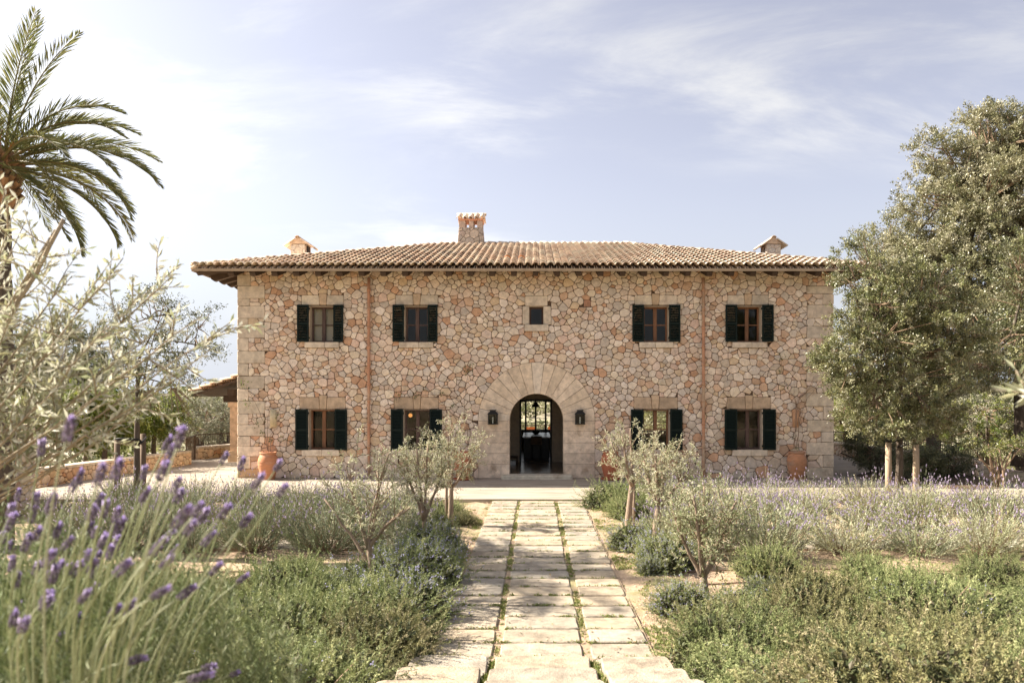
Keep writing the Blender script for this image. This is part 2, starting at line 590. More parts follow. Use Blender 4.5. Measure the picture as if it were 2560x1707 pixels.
def rubble(w0, w1, h0, h1, size, rects, discs, rnd, big_base=True, joint=0.011, tries=34000):
    """Random rubble masonry: a weighted Voronoi layout with open joints, kept clear of RECTS (x0, x1, z0, z1) and DISCS (x, z, r)."""
    pts, grid, cell = [], {}, size * 1.4

    def near(x, z, k=1):
        ci, cj = int(x / cell), int(z / cell)
        return [q for i in range(ci - k, ci + k + 1) for j in range(cj - k, cj + k + 1) for q in grid.get((i, j), ())]
    for _ in range(tries):
        x, z = rnd.uniform(w0 - .1, w1 + .1), rnd.uniform(h0 - .1, h1 + .1)
        r = size * rnd.choice((1.5, 1.35, 1.2, 1.1, 1.0) if _ < tries * .04 else (1.3, 1.1, .95, .8) if _ < tries * .4 else (.8, .7, .6))
        if big_base and z < .75:
            r *= 1.35
        if any(a - .03 < x < b + .03 and c - .03 < z < d + .03 for a, b, c, d in rects) or any((x - a) ** 2 + (z - c) ** 2 < (d + .03) ** 2 for a, c, d in discs):
            continue
        if all((q[0] - x) ** 2 + ((q[1] - z) * 1.22) ** 2 > (.385 * (q[2] + r)) ** 2 for q in near(x, z)):
            an_, st_ = rnd.gauss(0, .7), rnd.choice((1.0, 1.15, 1.35, 1.6))
            ca, sa = math.cos(an_), math.sin(an_)
            i1, i2 = 1 / st_, st_
            q = (x, z, r, i1 * ca * ca + i2 * sa * sa, (i1 - i2) * ca * sa, i1 * sa * sa + i2 * ca * ca)
            pts.append(q)
            grid.setdefault((int(x / cell), int(z / cell)), []).append(q)
    out_ = []
    for q in pts:
        x, z, r = q[:3]
        if any(a < x < b and c < z < d for a, b, c, d in rects) or any((x - a) ** 2 + (z - c) ** 2 < d * d for a, c, d in discs):
            continue
        P = [(x - size * 2, z - size * 2), (x + size * 2, z - size * 2), (x + size * 2, z + size * 2), (x - size * 2, z + size * 2)]
        for nn, dd in (((-1, 0), -w0), ((1, 0), w1), ((0, -1), -h0), ((0, 1), h1)):
            P = clip_poly(P, nn, dd)
        for o in near(x, z, 2):
            if o is q:
                continue
            dx, dz = o[0] - x, o[1] - z
            ln = math.hypot(dx, dz)
            if ln > size * 3:
                continue
            m0, m1, m2 = q[3] + o[3], q[4] + o[4], q[5] + o[5]      # each stone has its own long axis: the joint leans accordingly
            n = (m0 * dx + m1 * dz, m1 * dx + m2 * dz)
            nl = math.hypot(*n)
            n = (n[0] / nl, n[1] / nl)
            f = .5 + (r * r - o[2] * o[2]) / (2 * ln * ln) * .2
            P = clip_poly(P, n, n[0] * (x + dx * f) + n[1] * (z + dz * f) - joint * rnd.uniform(.35, .8))
            if len(P) < 3:
                break
        if len(P) < 3:
            continue
        for a, b, c, d in rects:
            if max(p[0] for p in P) < a or min(p[0] for p in P) > b or max(p[1] for p in P) < c or min(p[1] for p in P) > d:
                continue
            opts = []
            if x <= a: opts.append(((1, 0), a - joint * .6))
            if x >= b: opts.append(((-1, 0), -b - joint * .6))
            if z <= c: opts.append(((0, 1), c - joint * .6))
            if z >= d: opts.append(((0, -1), -d - joint * .6))
            best = max((clip_poly(P, *o) for o in opts), key=lambda k: area(k) if len(k) > 2 else 0)
            P = best
            if len(P) < 3:
                break
        if len(P) < 3:
            continue
        for a, c, d in discs:
            ln = math.hypot(x - a, z - c)
            n = ((a - x) / ln, (c - z) / ln)
            P = clip_poly(P, n, n[0] * a + n[1] * c - d - joint * .6)
            if len(P) < 3:
                break
        if len(P) < 3 or area(P) < .0025:
            continue
        out_.append(P)
    return out_


# ------------------------------------------------------------ the house
WY, HX, HC = 24.0, 9.405, 0.035            # facade plane, half width, middle
RX, EY, RUN, EZ, SLOPE = 10.43, 23.0, 7.0, 6.48, 0.295
BACK = 36.0
wx = lambda p: (p - VX) / 78.8
wz = lambda p: CAMZ - (p - VY) / 78.8
house = thing('stone_house', 'long two storey stone house with green shutters and a hipped clay tile roof', 'house', (HC, WY, 0))
HL = Vector((HC, WY, 0))


def hobj(g, name, m, parent=None, smooth=False):
    """Part of the house: built in world coordinates, moved to the house's own."""
    p = parent or house
    off = HL
    g.V = [np.concatenate(g.V) - np.array(off)]
    g.T = [np.concatenate(g.T)]
    return g.obj(name, m, p, smooth)


WINS = [  # opening x0, x1, y0, y1; left shutter, right shutter; lintel; sill, storey
    (774.8, 835.0, 765.3, 854.3, (745.2, 774.3), (835.5, 860.0), (755, 859.8), (763.6, 848.8), 'u'),
    (1011.9, 1070.0, 765.3, 854.3, (982.9, 1011.4), (1070.5, 1094.6), (989.5, 1095.2), (998.6, 1083.8), 'u'),
    (1609.4, 1670.8, 765.3, 854.3, (1579.9, 1609.0), (1671.2, 1699.3), (1586.8, 1692.3), (1597.5, 1682), 'u'),
    (1841.0, 1902.4, 765.3, 854.3, (1812.0, 1840.6), (1902.9, 1931.4), (1818, 1920.4), (1829.2, 1916.2), 'u'),
    (772.8, 838.3, 1022.9, 1122.7, (741.0, 772.4), (838.9, 869.6), (750, 864.6), (756.8, 849.4), 'l'),
    (1009.7, 1074.6, 1022.9, 1122.7, (978.7, 1009.3), (1075.0, 1106.1), (986.2, 1097), (995, 1086), 'l'),
    (1608.0, 1673.5, 1022.9, 1122.7, (1576.3, 1607.6), (1673.9, 1704.8), (1584.5, 1693.7), (1597, 1684), 'l'),
    (1841.0, 1904.6, 1022.9, 1122.7, (1809.8, 1840.6), (1905.0, 1937.0), (1816.7, 1926), (1829.2, 1916.8), 'l')]
SMALL = (1323.0, 1358.7, 765.3, 812.3)
AX, AZ, AR, AI = 0.067, 1.81, 1.845, 0.855     # arch: middle, spring height, outer and inner radius

# wall with openings
openings = [(wx(a), wx(b), wz(d), wz(c)) for a, b, c, d, *_ in WINS] + [(wx(SMALL[0]), wx(SMALL[1]), wz(SMALL[3]), wz(SMALL[2]))]
door_open = (AX - AR, AX + AR, -0.05, AZ + AR)


def wall_with_holes(g, x0, x1, y0, y1, z0, z1, holes, tint=None):
    xs = sorted({x0, x1, *[h[0] for h in holes], *[h[1] for h in holes]})
    zs = sorted({z0, z1, *[min(max(h[2], z0), z1) for h in holes], *[min(h[3], z1) for h in holes]})
    solid = lambda x, z: not any(h[0] < x < h[1] and h[2] < z < h[3] for h in holes)
    for i in range(len(xs) - 1):
        for j in range(len(zs) - 1):
            a, b, c, d = xs[i], xs[i + 1], zs[j], zs[j + 1]
            if not solid((a + b) / 2, (c + d) / 2):
                continue
            for y in (y0, y1):
                f = (0, 1, 2, 3) if y == y0 else (3, 2, 1, 0)
                g.add([(a, y, c), (b, y, c), (b, y, d), (a, y, d)], [f], tint)
    for h in holes:
        a, b, c, d = h[0], h[1], max(h[2], z0), h[3]
        for q in (((a, c), (a, d)), ((b, d), (b, c)), ((a, d), (b, d)), ((b, c), (a, c))):
            (p0, r0), (p1, r1) = q
            g.add([(p0, y0, r0), (p1, y0, r1), (p1, y1, r1), (p0, y1, r0)], [(0, 1, 2, 3)], tint)


g = Geo()
wall_with_holes(g, HC - HX, HC + HX, WY, WY + 0.42, -0.05, 6.72, openings + [door_open])
hobj(g, 'front_wall', M_MORTAR)
# mortar backing between the square hole and the arch
g = Geo()
an = np.linspace(0, PI, 33)
for i in range(32):
    a, b = an[i], an[i + 1]
    q = []
    for t in (a, b):
        c, s = math.cos(t), math.sin(t)
        k = min(1 / max(abs(c), 1e-6), 1 / max(abs(s), 1e-6))
        q.append(((AX + AR * c, AZ + AR * s), (AX + AR * c * k, AZ + AR * s * k)))
    g.add([(q[0][0][0], WY + .004, q[0][0][1]), (q[0][1][0], WY + .004, q[0][1][1]), (q[1][1][0], WY + .004, q[1][1][1]), (q[1][0][0], WY + .004, q[1][0][1])], [(0, 1, 2, 3)])
hobj(g, 'arch_backing', M_MORTAR)

# the other walls, floors and ceilings
g = Geo()
g.box(HC - HX, HC - HX + .42, WY + .42, BACK - .42, -.05, 6.9)
g.box(HC + HX - .42, HC + HX, WY + .42, BACK - .42, -.05, 6.9)
wall_with_holes(g, HC - HX, HC + HX, BACK - .42, BACK, -.05, 6.72, [(-1.42, 1.5, .95, 2.42), (4.3, 7.0, .9, 2.3)])
hobj(g, 'outer_wall', M_REVEAL)
g = Geo()
g.box(HC - HX + .42, HC + HX - .42, WY + .42, BACK - .42, -.02, .105)
g.box(AX - AI - .2, AX + AI + .2, WY + .1, WY + .42, -.02, .1)
hobj(g, 'interior_floor', M_IFLOOR)
g = Geo()
g.box(HC - HX + .42, HC + HX - .42, WY + .42, BACK - .42, 3.0, 3.3)
hobj(g, 'interior_ceiling', M_PLASTER)
g = Geo()                                                     # entrance hall with its second opening
wall_with_holes(g, -1.72, 1.82, 28.6, 28.95, .105, 3.0, [(-.56, .66, .105, 2.47)])
hobj(g, 'inner_wall', M_REVEAL)
for q in ((-1.84, -1.72, WY + .42, 28.95, .105, 3.0), (1.82, 1.94, WY + .42, 28.95, .105, 3.0), (-1.719, -.98, 28.52, 28.598, .106, 2.6), (1.1, 1.819, 28.52, 28.598, .106, 2.6)):
    hobj(Geo().box(*q), 'hall_lining', M_WHITE)
g = Geo()
for a, b in ((-.56, -.50), (.60, .66)):
    g.box(a, b, 28.56, 28.98, .106, 2.41)
g.box(-.56, .66, 28.56, 28.98, 2.41, 2.47)
hobj(g, 'inner_door_frame', M_BLACK)
g = Geo()                                                     # upstairs partitions and the wall between rooms below
for x in (-6.0, -1.9, 2.0, 5.6):
    g.box(x, x + .12, WY + .43, 29.0, 3.3, 6.2)
g.box(HC - HX + .42, HC + HX - .42, 29.0, 29.12, 3.3, 6.2)
g.box(-6.1, -5.98, WY + .43, 29.6, .105, 3.0)
g.box(HC - HX + .42, -1.84, 29.6, 29.72, .105, 3.0)
g.box(6.05, 6.17, WY + .43, 29.0, .105, 3.0)
hobj(g, 'partition', M_PLASTER)

# back windows of dark iron
def back_window(x0, x1, z0, z1, mull, bars, arched):
    g = Geo()
    y0, y1 = BACK - .26, BACK - .16
    g.box(x0, x0 + .06, y0, y1, z0, z1)
    g.box(x1 - .06, x1, y0, y1, z0, z1)
    g.box(x0 + .06, x1 - .06, y0, y1, z0, z0 + .08)
    n = 14
    for i in range(n):                                        # segmental head
        a, b = x0 + .06 + (x1 - x0 - .12) * i / n, x0 + .06 + (x1 - x0 - .12) * (i + 1) / n
        fa = lambda t: z1 - .06 - (.22 * (2 * (t - x0) / (x1 - x0) - 1) ** 2 if arched else 0)
        g.add([(a, y0, fa(a)), (b, y0, fa(b)), (b, y0, z1), (a, y0, z1), (a, y1, fa(a)), (b, y1, fa(b)), (b, y1, z1), (a, y1, z1)],
              [(0, 1, 2, 3), (7, 6, 5, 4), (0, 4, 5, 1)])
    for m in mull:
        g.box(m - .042, m + .042, y0 - .01, y1 + .01, z0 + .08, z1 - .06)
    for b in bars:
        g.box(x0 + .06, x1 - .06, y0 + .02, y1 - .02, b - .014, b + .014)
    f = hobj(g, 'back_window', M_BLACK)
    p = Geo()
    p.box(x0 + .05, x1 - .05, BACK - .215, BACK - .207, z0 + .07, z1 - .05)
    hobj(p, 'pane', M_GLASS, f)


back_window(-1.42, 1.5, .95, 2.42, [-.87, -.41, .06, .53, .98], [1.36, 1.83], True)
back_window(4.3, 7.0, .9, 2.3, [4.98, 5.65, 6.33], [1.4, 1.85], False)

# quoins, lintels, sills and arch
front = lambda proud: (lambda u_, w_, d_: (u_, WY - d_, w_))
rnd = random.Random(11)
obst, discs = [], [(AX, AZ, AR)]
for h in openings:
    obst.append(h)
obst.append((AX - AR, AX + AR, -.1, AZ))


def dressed(name, x0, x1, z0, z1, out_=.05, tint=None, jit=.007, cut=.022, poly=None, parent=None):
    g = Geo()
    j = lambda: rnd.uniform(-jit, jit)
    P = poly or [(x0 + j(), z0 + j()), (x1 + j(), z0 + j()), (x1 + j(), z1 + j()), (x0 + j(), z1 + j())]
    t = np.array(tint or rnd.choice(DRESS)) * rnd.uniform(.86, 1.14)
    stone_geo(g, P, front(out_), out_, .014, rnd, t, cut=cut)
    if not poly:
        obst.append((x0, x1, z0, z1))
    return hobj(g, name, M_DRESS, parent, False)


QL = [(680, 775, 645), (779, 890, 770), (893, 957, 636), (961, 1070, 770), (1073, 1141, 620), (1144, 1248, 767), (1251, 1362, 625), (1366, 1477, 770),
      (1480, 1590, 622), (1593, 1703, 770), (1707, 1815, 622), (1818, 1930, 770), (1933, 2026, 622), (2030, 2133, 770), (2136, 2223, 640),
      (2226, 2316, 738), (2319, 2426, 640), (2430, 2512, 742)]
for a, b, r in QL:                                            # left corner, read off in 3.618x enlargements
    z1, z0 = wz(500 + a / 3.618), wz(500 + b / 3.618)
    if b > 2500:
        z0 = 0.0
    dressed('corner_stone', HC - HX - .04, wx(450 + r / 3.618), z0, z1, tint=(.50, .34, .2) if b > 2500 else None)
QR = [(680, 775, 1850), (779, 848, 1685), (851, 943, 1832), (948, 1070, 1690), (1073, 1141, 1835), (1144, 1250, 1685), (1253, 1325, 1830),
      (1329, 1440, 1683), (1444, 1545, 1832), (1548, 1640, 1685), (1644, 1745, 1832), (1748, 1866, 1680), (1870, 1985, 1836), (1988, 2092, 1690),
      (2096, 2188, 1815), (2192, 2304, 1683), (2307, 2414, 1835), (2418, 2512, 1685)]
for a, b, r in QR:
    z1, z0 = wz(500 + a / 3.618), wz(500 + b / 3.618)
    if b > 2500:
        z0 = 0.0
    dressed('corner_stone', wx(1550 + r / 3.618), HC + HX + .04, z0, z1)
g = Geo()
for s in (-1, 1):                                            # corner blocks returned down the flanks
    x = HC + s * (HX + .02)
    for k in range(18):
        g.box(min(x, x - s * .05), max(x, x - s * .05), WY + .0, WY + (.8 if k % 2 else .4), k * .36, k * .36 + .345, (.53, .43, .32))
kind(hobj(g, 'flank_quoin', M_DRESS), 'stuff')


def sill_lintel(op, lint, sill, storey, key=True):
    x0, x1, y0, y1 = op
    if storey == 'u':
        zt, zb, zk = wz(738.3), wz(762.4), wz(734.4)
        s1, s0 = wz(855.7), wz(869.5)
    else:
        zt, zb, zk = wz(992.8), wz(1021.8), wz(987.5)
        s1, s0 = wz(1123.4), wz(1139)
    la, lb = wx(lint[0]), wx(lint[1])
    m = (la + lb) / 2 + rnd.uniform(-.02, .02)
    t0 = None if storey == 'u' else (.46, .34, .23)
    k0, k1 = .10, .125
    dressed('lintel_stone', la, m - k1, zb, zt, tint=t0, poly=[(la, zb), (m - k0 - .006, zb), (m - k1 - .006, zt), (la, zt)])
    dressed('lintel_stone', m + k1, lb, zb, zt, tint=t0, poly=[(m + k0 + .006, zb), (lb, zb), (lb, zt), (m + k1 + .006, zt)])
    dressed('keystone', m - k1, m + k1, zb, zk, .056, tint=(.52, .38, .25), poly=[(m - k0, zb), (m + k0, zb), (m + k1, zk), (m - k1, zk)])
    obst.append((la, lb, zb, zt))
    obst.append((m - k1, m + k1, zt, zk))
    obst.append((wx(x0) - .04, wx(x1) + .04, zb - .02, zb))
    sa, sb = wx(sill[0]), wx(sill[1])
    g = Geo()
    mid = sa + (sb - sa) * rnd.uniform(.35, .6)
    for a, b in ((sa, mid - .003), (mid + .003, sb)):
        stone_geo(g, [(a, s0), (b, s0), (b, s1), (a, s1)], front(.12), .12, .012, rnd, np.array(rnd.choice(DRESS)) * rnd.uniform(.95, 1.1), cut=.014)
        g.add([(a, WY - .11, s1 + .001), (b, WY - .11, s1 + .001), (b, WY + .36, s1 + .012), (a, WY + .36, s1 + .012)], [(0, 1, 2, 3)], (.56, .46, .35))
    obst.append((sa, sb, s0, s1))
    hobj(g, 'window_sill', M_DRESS)


def plain_window(op, m, storey, small=False, blind=None):
    x0, x1, z1, z0 = wx(op[0]), wx(op[1]), wz(op[2]), wz(op[3])
    g = Geo()                                                 # plastered reveals, a little in front of the wall's own hole
    e, yi = .004, WY + .40
    g.box(x0 - .05, x0 + e, WY - .035, yi, z0, z1)
    g.box(x1 - e, x1 + .05, WY - .035, yi, z0, z1)
    g.box(x0 + e, x1 - e, WY - .03, yi, z1 - .012, z1)
    hobj(g, 'window_reveal', M_REVEAL)
    x0, x1 = x0 + e, x1 - e
    z1 -= .012
    ya, yb = WY + .22, WY + .29
    f = Geo()
    b = .052
    f.box(x0, x0 + b, ya, yb, z0, z1)
    f.box(x1 - b, x1, ya, yb, z0, z1)
    f.box(x0 + b, x1 - b, ya, yb, z1 - b, z1)
    f.box(x0 + b, x1 - b, ya, yb, z0, z0 + b * .9)
    xm, zm = (x0 + x1) / 2, z0 + (z1 - z0) * .49
    panes = [(x0 + b, x1 - b, z0 + b * .9, z1 - b)]
    if not small:
        f.box(xm - .055, xm + .055, ya - .012, yb - .012, z0 + b * .9, z1 - b)
        f.box(x0 + b, xm - .055, ya + .01, yb - .01, zm - .017, zm + .017)
        f.box(xm + .055, x1 - b, ya + .01, yb - .01, zm - .017, zm + .017)
        panes = [(p, q, r, s) for p, q in ((x0 + b, xm - .055), (xm + .055, x1 - b)) for r, s in ((z0 + b * .9, zm - .017), (zm + .017, z1 - b))]
    win = hobj(f, 'window', m)
    for p, q, r, s in panes:
        gp = Geo()
        gp.box(p - .006, q + .006, WY + .25, WY + .256, r - .006, s + .006)
        hobj(gp, 'pane', M_GLASS, win)
    if blind:
        gb = Geo()
        gb.box(x0 + .03, x1 - .03, WY + .315, WY + .325, z0 + .02, z1 - .02)
        hobj(gb, 'roller_blind', blind, win)


def shutter(xa, xb, ya, yb, flip):
    x0, x1, z1, z0 = wx(xa), wx(xb), wz(ya), wz(yb)
    y0, y1 = WY - .125, WY - .085
    st, rl = .05, .055
    zm = (z0 + z1) / 2 - .02
    f = Geo()
    f.box(x0, x0 + st, y0, y1, z0, z1)
    f.box(x1 - st, x1, y0, y1, z0, z1)
    for a, b in ((z0, z0 + rl), (zm - rl * .5, zm + rl * .5), (z1 - rl, z1)):
        f.box(x0 + st, x1 - st, y0 + .001, y1 - .001, a, b)
    for z in (z0 + .12, z1 - .12):                            # hinges and hold-back
        xh = x1 if flip else x0
        f.box(xh - .015, xh + .015, y0 - .008, WY - .03, z - .03, z + .03)
    s = hobj(f, 'shutter', M_SHUT)
    lv = Geo()
    for a, b in ((z0 + rl, zm - rl * .5), (zm + rl * .5, z1 - rl)):
        n = int((b - a) / .048)
        for i in range(n):
            z = a + (i + .5) * (b - a) / n
            lv.add([(x0 + st, y0 + .004, z - .024), (x1 - st, y0 + .004, z - .024), (x1 - st, y1 - .004, z + .016), (x0 + st, y1 - .004, z + .016),
                    (x0 + st, y0 + .004, z - .016), (x1 - st, y0 + .004, z - .016), (x1 - st, y1 - .004, z + .024), (x0 + st, y1 - .004, z + .024)],
                   [(0, 1, 2, 3), (7, 6, 5, 4), (0, 4, 5, 1), (3, 2, 6, 7)])
    kind(hobj(lv, 'louvre', M_SHUT, s), 'stuff')


M_BLIND = mat('beige_blind', (0.6, 0.53, 0.42), rough=0.9, var=0.08, scale=6, bump=0.05)
for k, (a, b, c, d, sL, sR, li, si, st_) in enumerate(WINS):
    sill_lintel((a, b, c, d), li, si, st_)
    plain_window((a, b, c, d), M_WIN2 if k in (0, 1, 5, 7) else M_WIN, st_, blind=M_BLIND if k == 0 else None)
    ya, yb = (762.6, 854.6) if st_ == 'u' else (1023.0, 1124.0)
    shutter(*sL, ya, yb, True)
    shutter(*sR, ya, yb, False)
# small middle window
plain_window(SMALL, M_WIN2, 'u', small=True)
dressed('lintel_stone', wx(1313.1), wx(1368.4), wz(764.8), wz(739.6))
dressed('window_jamb', wx(1305.7), wx(1322.6), wz(811.8), wz(765.4))
dressed('window_jamb', wx(1359.0), wx(1377.5), wz(811.8), wz(765.4))
dressed('window_sill', wx(1311.2), wx(1371.2), wz(828), wz(812.4), .12)

# arch: radiating blocks and coursed jambs
def arch_block(a0, a1, tint):
    g = Geo()
    k = 5
    th = np.linspace(a0 + .003, a1 - .003, k)
    P = [(AX + AI * math.cos(t), AZ + AI * math.sin(t)) for t in th] + [(AX + AR * math.cos(t), AZ + AR * math.sin(t)) for t in th[::-1]]
    if area(P) < 0:
        P = P[::-1]
    stone_geo(g, P, front(.055), .055, .006, rnd, tint, cut=0, back=.6)
    m = len(P)
    hobj(g, 'arch_stone', M_DRESS)


cuts = np.array([0, .23, .43, .62, .82, 1.02, 1.24, 1.44, 1.66, 1.88, 2.1, 2.31, 2.53, 2.74, 2.93, PI])
for i in range(len(cuts) - 1):
    arch_block(cuts[i], cuts[i + 1], np.array(rnd.choice([(.72, .58, .43), (.68, .54, .39), (.74, .62, .48)])) * rnd.uniform(.93, 1.06))
jz = [0.0, wz(880 + 1012 / 3.618), wz(880 + 914 / 3.618), wz(880 + 818 / 3.618), wz(880 + 716 / 3.618), wz(880 + 620 / 3.618)]
for i in range(5):
    z0, z1 = jz[i] + .003, (jz[i + 1] if i < 4 else AZ) - .003
    for a, b in ((AX - AR, AX - AI), (AX + AI, AX + AR)):
        g = Geo()
        stone_geo(g, [(a, z0), (b, z0), (b, z1), (a, z1)], front(.05), .055, .006, rnd,
                  np.array(rnd.choice([(.68, .54, .40), (.70, .56, .42), (.64, .51, .38)])) * rnd.uniform(.92, 1.06), cut=0, back=.6)
        hobj(g, 'jamb_stone', M_DRESS)
g = Geo()                                                     # worn doorstep
x0, x1 = wx(1254), wx(1430)
P = round_poly([(x0, 23.5), (x1, 23.5), (x1, 24.1), (x0, 24.1)], .05)
m = len(P)
cx = sum(p[0] for p in P) / m
V = [(p[0], p[1], z) for z in (0.0,) for p in P] + [(p[0], p[1], .10) for p in P] + [(cx + (p[0] - cx) * .985, 23.8 + (p[1] - 23.8) * .93, .122) for p in P] + [(cx, 23.8, .118)]
g.add(V, [(r * m + i, r * m + (i + 1) % m, (r + 1) * m + (i + 1) % m, (r + 1) * m + i) for r in (0, 1) for i in range(m)] + [(2 * m + i, 2 * m + (i + 1) % m, 3 * m) for i in range(m)], (.55, .49, .38))
hobj(g, 'doorstep', M_DRESS)

# vent of pierced clay
g = Geo()
vx0, vx1, vz1, vz0 = wx(1050 + 1485 / 3.618), wx(1050 + 1537 / 3.618), wz(500 + 910 / 3.618), wz(500 + 963 / 3.618)
for i in range(6):
    t = i / 5
    g.box(vx0 + (vx1 - vx0) * t - .009, vx0 + (vx1 - vx0) * t + .009, WY - .06, WY - .03, vz0, vz1, (.5, .27, .17))
    g.box(vx0, vx1, WY - .058, WY - .032, vz0 + (vz1 - vz0) * t - .009, vz0 + (vz1 - vz0) * t + .009, (.5, .27, .17))
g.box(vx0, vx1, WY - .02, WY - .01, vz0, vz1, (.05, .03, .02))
hobj(g, 'vent_grille', M_DRESS)
obst.append((vx0 - .02, vx1 + .02, vz0 - .02, vz1 + .02))

# the rubble itself: the largest 300 single, the rest one part
stones = rubble(HC - HX, HC + HX, 0.0, 6.66, .222, obst, discs, rnd)
stones.sort(key=lambda p: -area(p))
rest = Geo()
for i, P in enumerate(stones):
    t = np.array(rnd.choice(STONES)) * (1.10, 1.06, 1.02) * rnd.uniform(.82, 1.1)
    o = rnd.uniform(.026, .06)
    bv = rnd.uniform(.008, .014)
    if i < 300:
        g = Geo()
        stone_geo(g, P, front(0), o, bv, rnd, t, cut=rnd.uniform(.006, .026), rough=True)
        hobj(g, 'wall_stone', M_STONE, None, False)
    else:
        stone_geo(rest, P, front(0), o, bv, rnd, t, cut=rnd.uniform(.005, .02), rough=True)
kind(hobj(rest, 'rubble_stone', M_STONE, None, False), 'stuff')

# ------------------------------------------------------------ roof
xl, xr, yb, yr = HC - RX, HC + RX, EY + 2 * RUN, EY + RUN
ra, rb = HC - (RX - RUN), HC + (RX - RUN)
RZ = EZ + RUN * SLOPE
g = Geo()
top = [(xl, EY, EZ), (xr, EY, EZ), (xr, yb, EZ), (xl, yb, EZ), (ra, yr, RZ), (rb, yr, RZ)]
bot = [(x, y, z - .07) for x, y, z in top]
g.add(top + bot, [(0, 1, 5, 4), (1, 2, 5), (2, 3, 4, 5), (3, 0, 4), (7, 6, 10, 11), (8, 7, 11), (9, 8, 11, 10), (6, 9, 10), (0, 6, 7, 1), (1, 7, 8, 2), (2, 8, 9, 3), (3, 9, 6, 0)])
roof = hobj(g, 'roof', M_WOOD)
g = Geo()
g.box(xl - .02, xr + .02, EY - .035, EY, EZ - .10, EZ - .02)
g.box(xl - .02, xr + .02, yb, yb + .035, EZ - .10, EZ - .02)
g.box(xl - .035, xl, EY, yb, EZ - .101, EZ - .021)
g.box(xr, xr + .035, EY, yb, EZ - .101, EZ - .021)
hobj(g, 'eave_board', M_FASCIA)


def rafter_mesh():
    g = Geo()
    L_ = 1.18
    zt = lambda y: y * SLOPE - .072
    g.add([(x, y, z) for x in (-.085, .085) for y, z in ((.06, zt(.06)), (L_, zt(L_)), (L_, zt(L_) - .2), (.16, zt(.06) - .17), (.06, zt(.06) - .1))],
          [(0, 1, 2, 3, 4), (9, 8, 7, 6, 5), (0, 5, 6, 1), (2, 7, 8, 3), (3, 8, 9, 4), (4, 9, 5, 0), (1, 6, 7, 2)])
    return g.mesh('rafter', M_WOOD)


rm = rafter_mesh()
nr = 29
for i in range(nr):
    put('rafter', rm, house, (-(HX - .1) + (2 * HX - .2) * i / (nr - 1), EY - WY, EZ))
for s in (-1, 1):
    for i in range(19):
        put('rafter', rm, house, (s * RX, 0.25 + i * .63, EZ), (0, 0, -s * PI / 2 * -1 if s > 0 else -PI / 2))
    g = Geo()                                                # diagonal rafter under the hip
    a, b = Vector((HC + s * (RX - .1), EY + .1, EZ - .12)), Vector((HC + s * (HX - .1), WY + .1, EZ + .18))
    g.tube([a, b], .1, 4)
    hobj(g, 'hip_rafter', M_WOOD)


def barrel(R0, R1, L_, k=7, th=.014, lift=.035):
    """Half-round clay tile lying along +y from its lower, wider end; open below."""
    V, F = [], []
    for y, r, dz in ((0, R0, lift), (L_, R1, 0)):
        for q in (r, r - th):
            for i in range(k):
                a = PI * i / (k - 1)
                V.append((q * math.cos(a), y, q * math.sin(a) * .92 + dz))
    for i in range(k - 1):
        F += [(i, i + 1, 2 * k + i + 1, 2 * k + i), (k + i + 1, k + i, 3 * k + i, 3 * k + i + 1), (i + 1, i, k + i, k + i + 1)]
    F += [(0, 2 * k, 3 * k, k), (k - 1, 2 * k - 1, 4 * k - 1, 3 * k - 1)]
    return np.array(V), F


TILES = [(.72, .60, .47), (.68, .54, .42), (.76, .65, .52), (.62, .48, .37), (.73, .58, .45), (.68, .60, .49), (.57, .43, .33)]
TP, TR = .2292, .435
bV, bF = barrel(.115, .101, .50, th=.022, lift=.08)
cV, cF = barrel(.088, .104, .50)
cV = cV * np.array((1, 1, -1))                                # channel tiles: the same, hollow side up
cF = [f[::-1] for f in cF]
tile_me = []
for i, c in enumerate(TILES):
    tile_me.append(Geo().add(bV, bF, c).mesh('roof_tile', M_TILE, True))
ORANGE_ME = Geo().add(bV, bF, (.62, .25, .1)).mesh('roof_tile', M_TILE, True)
pitch = math.atan(SLOPE)
cosp, sinp = math.cos(pitch), math.sin(pitch)
Rp = np.array(((1, 0, 0), (0, cosp, -sinp), (0, sinp, cosp)))
rnd = random.Random(5)
rest, chan = Geo(), Geo()
front_tiles = []
ncol = int(2 * RX / TP)
# each slope: (origin of its eave, direction along it, number of columns, half length)
for name, o, ang, half, isfront in (('f', (HC, EY), 0, RX, True), ('b', (HC, yb), PI, RX, False), ('l', (xl, yr), -PI / 2, RUN, False), ('r', (xr, yr), PI / 2, RUN, False)):
    ca, sa = math.cos(ang), math.sin(ang)
    Rz = np.array(((ca, -sa, 0), (sa, ca, 0), (0, 0, 1)))
    n = int(2 * half / TP)
    for i in range(n):
        x = (i + .5 - n / 2) * TP
        for xx, isc in ((x, False), (x + TP / 2, True)):
            hmax = min(RUN, half - abs(xx)) / cosp
            s = -.055
            r = 0
            while s < hmax - .05:
                j = (rnd.uniform(-.006, .006), rnd.uniform(-.012, .012), rnd.uniform(-.003, .005))
                c = np.array(rnd.choice(TILES)) * rnd.uniform(.88, 1.1)
                base = np.array((xx + j[0], s * cosp, EZ + s * sinp + (-.03 if isc else .02) + j[2] + (.088 if isc else 0)))
                if not isc and isfront:
                    front_tiles.append((r, abs(x), base, rnd.randrange(len(TILES)), rnd.uniform(-.02, .02), c))
                else:
                    V_ = (cV if isc else bV).copy()
                    V_[:, 1] *= min(1, (hmax - s + .12) / .5)
                    P = V_ @ Rp.T + base
                    P = (P @ Rz.T) + np.array((o[0], o[1], 0))
                    (chan if isc else rest).add(P, cF if isc else bF, c * (.95 if isc else 1))
                s += TR
                r += 1
front_tiles.sort(key=lambda t: (t[0], t[1]))
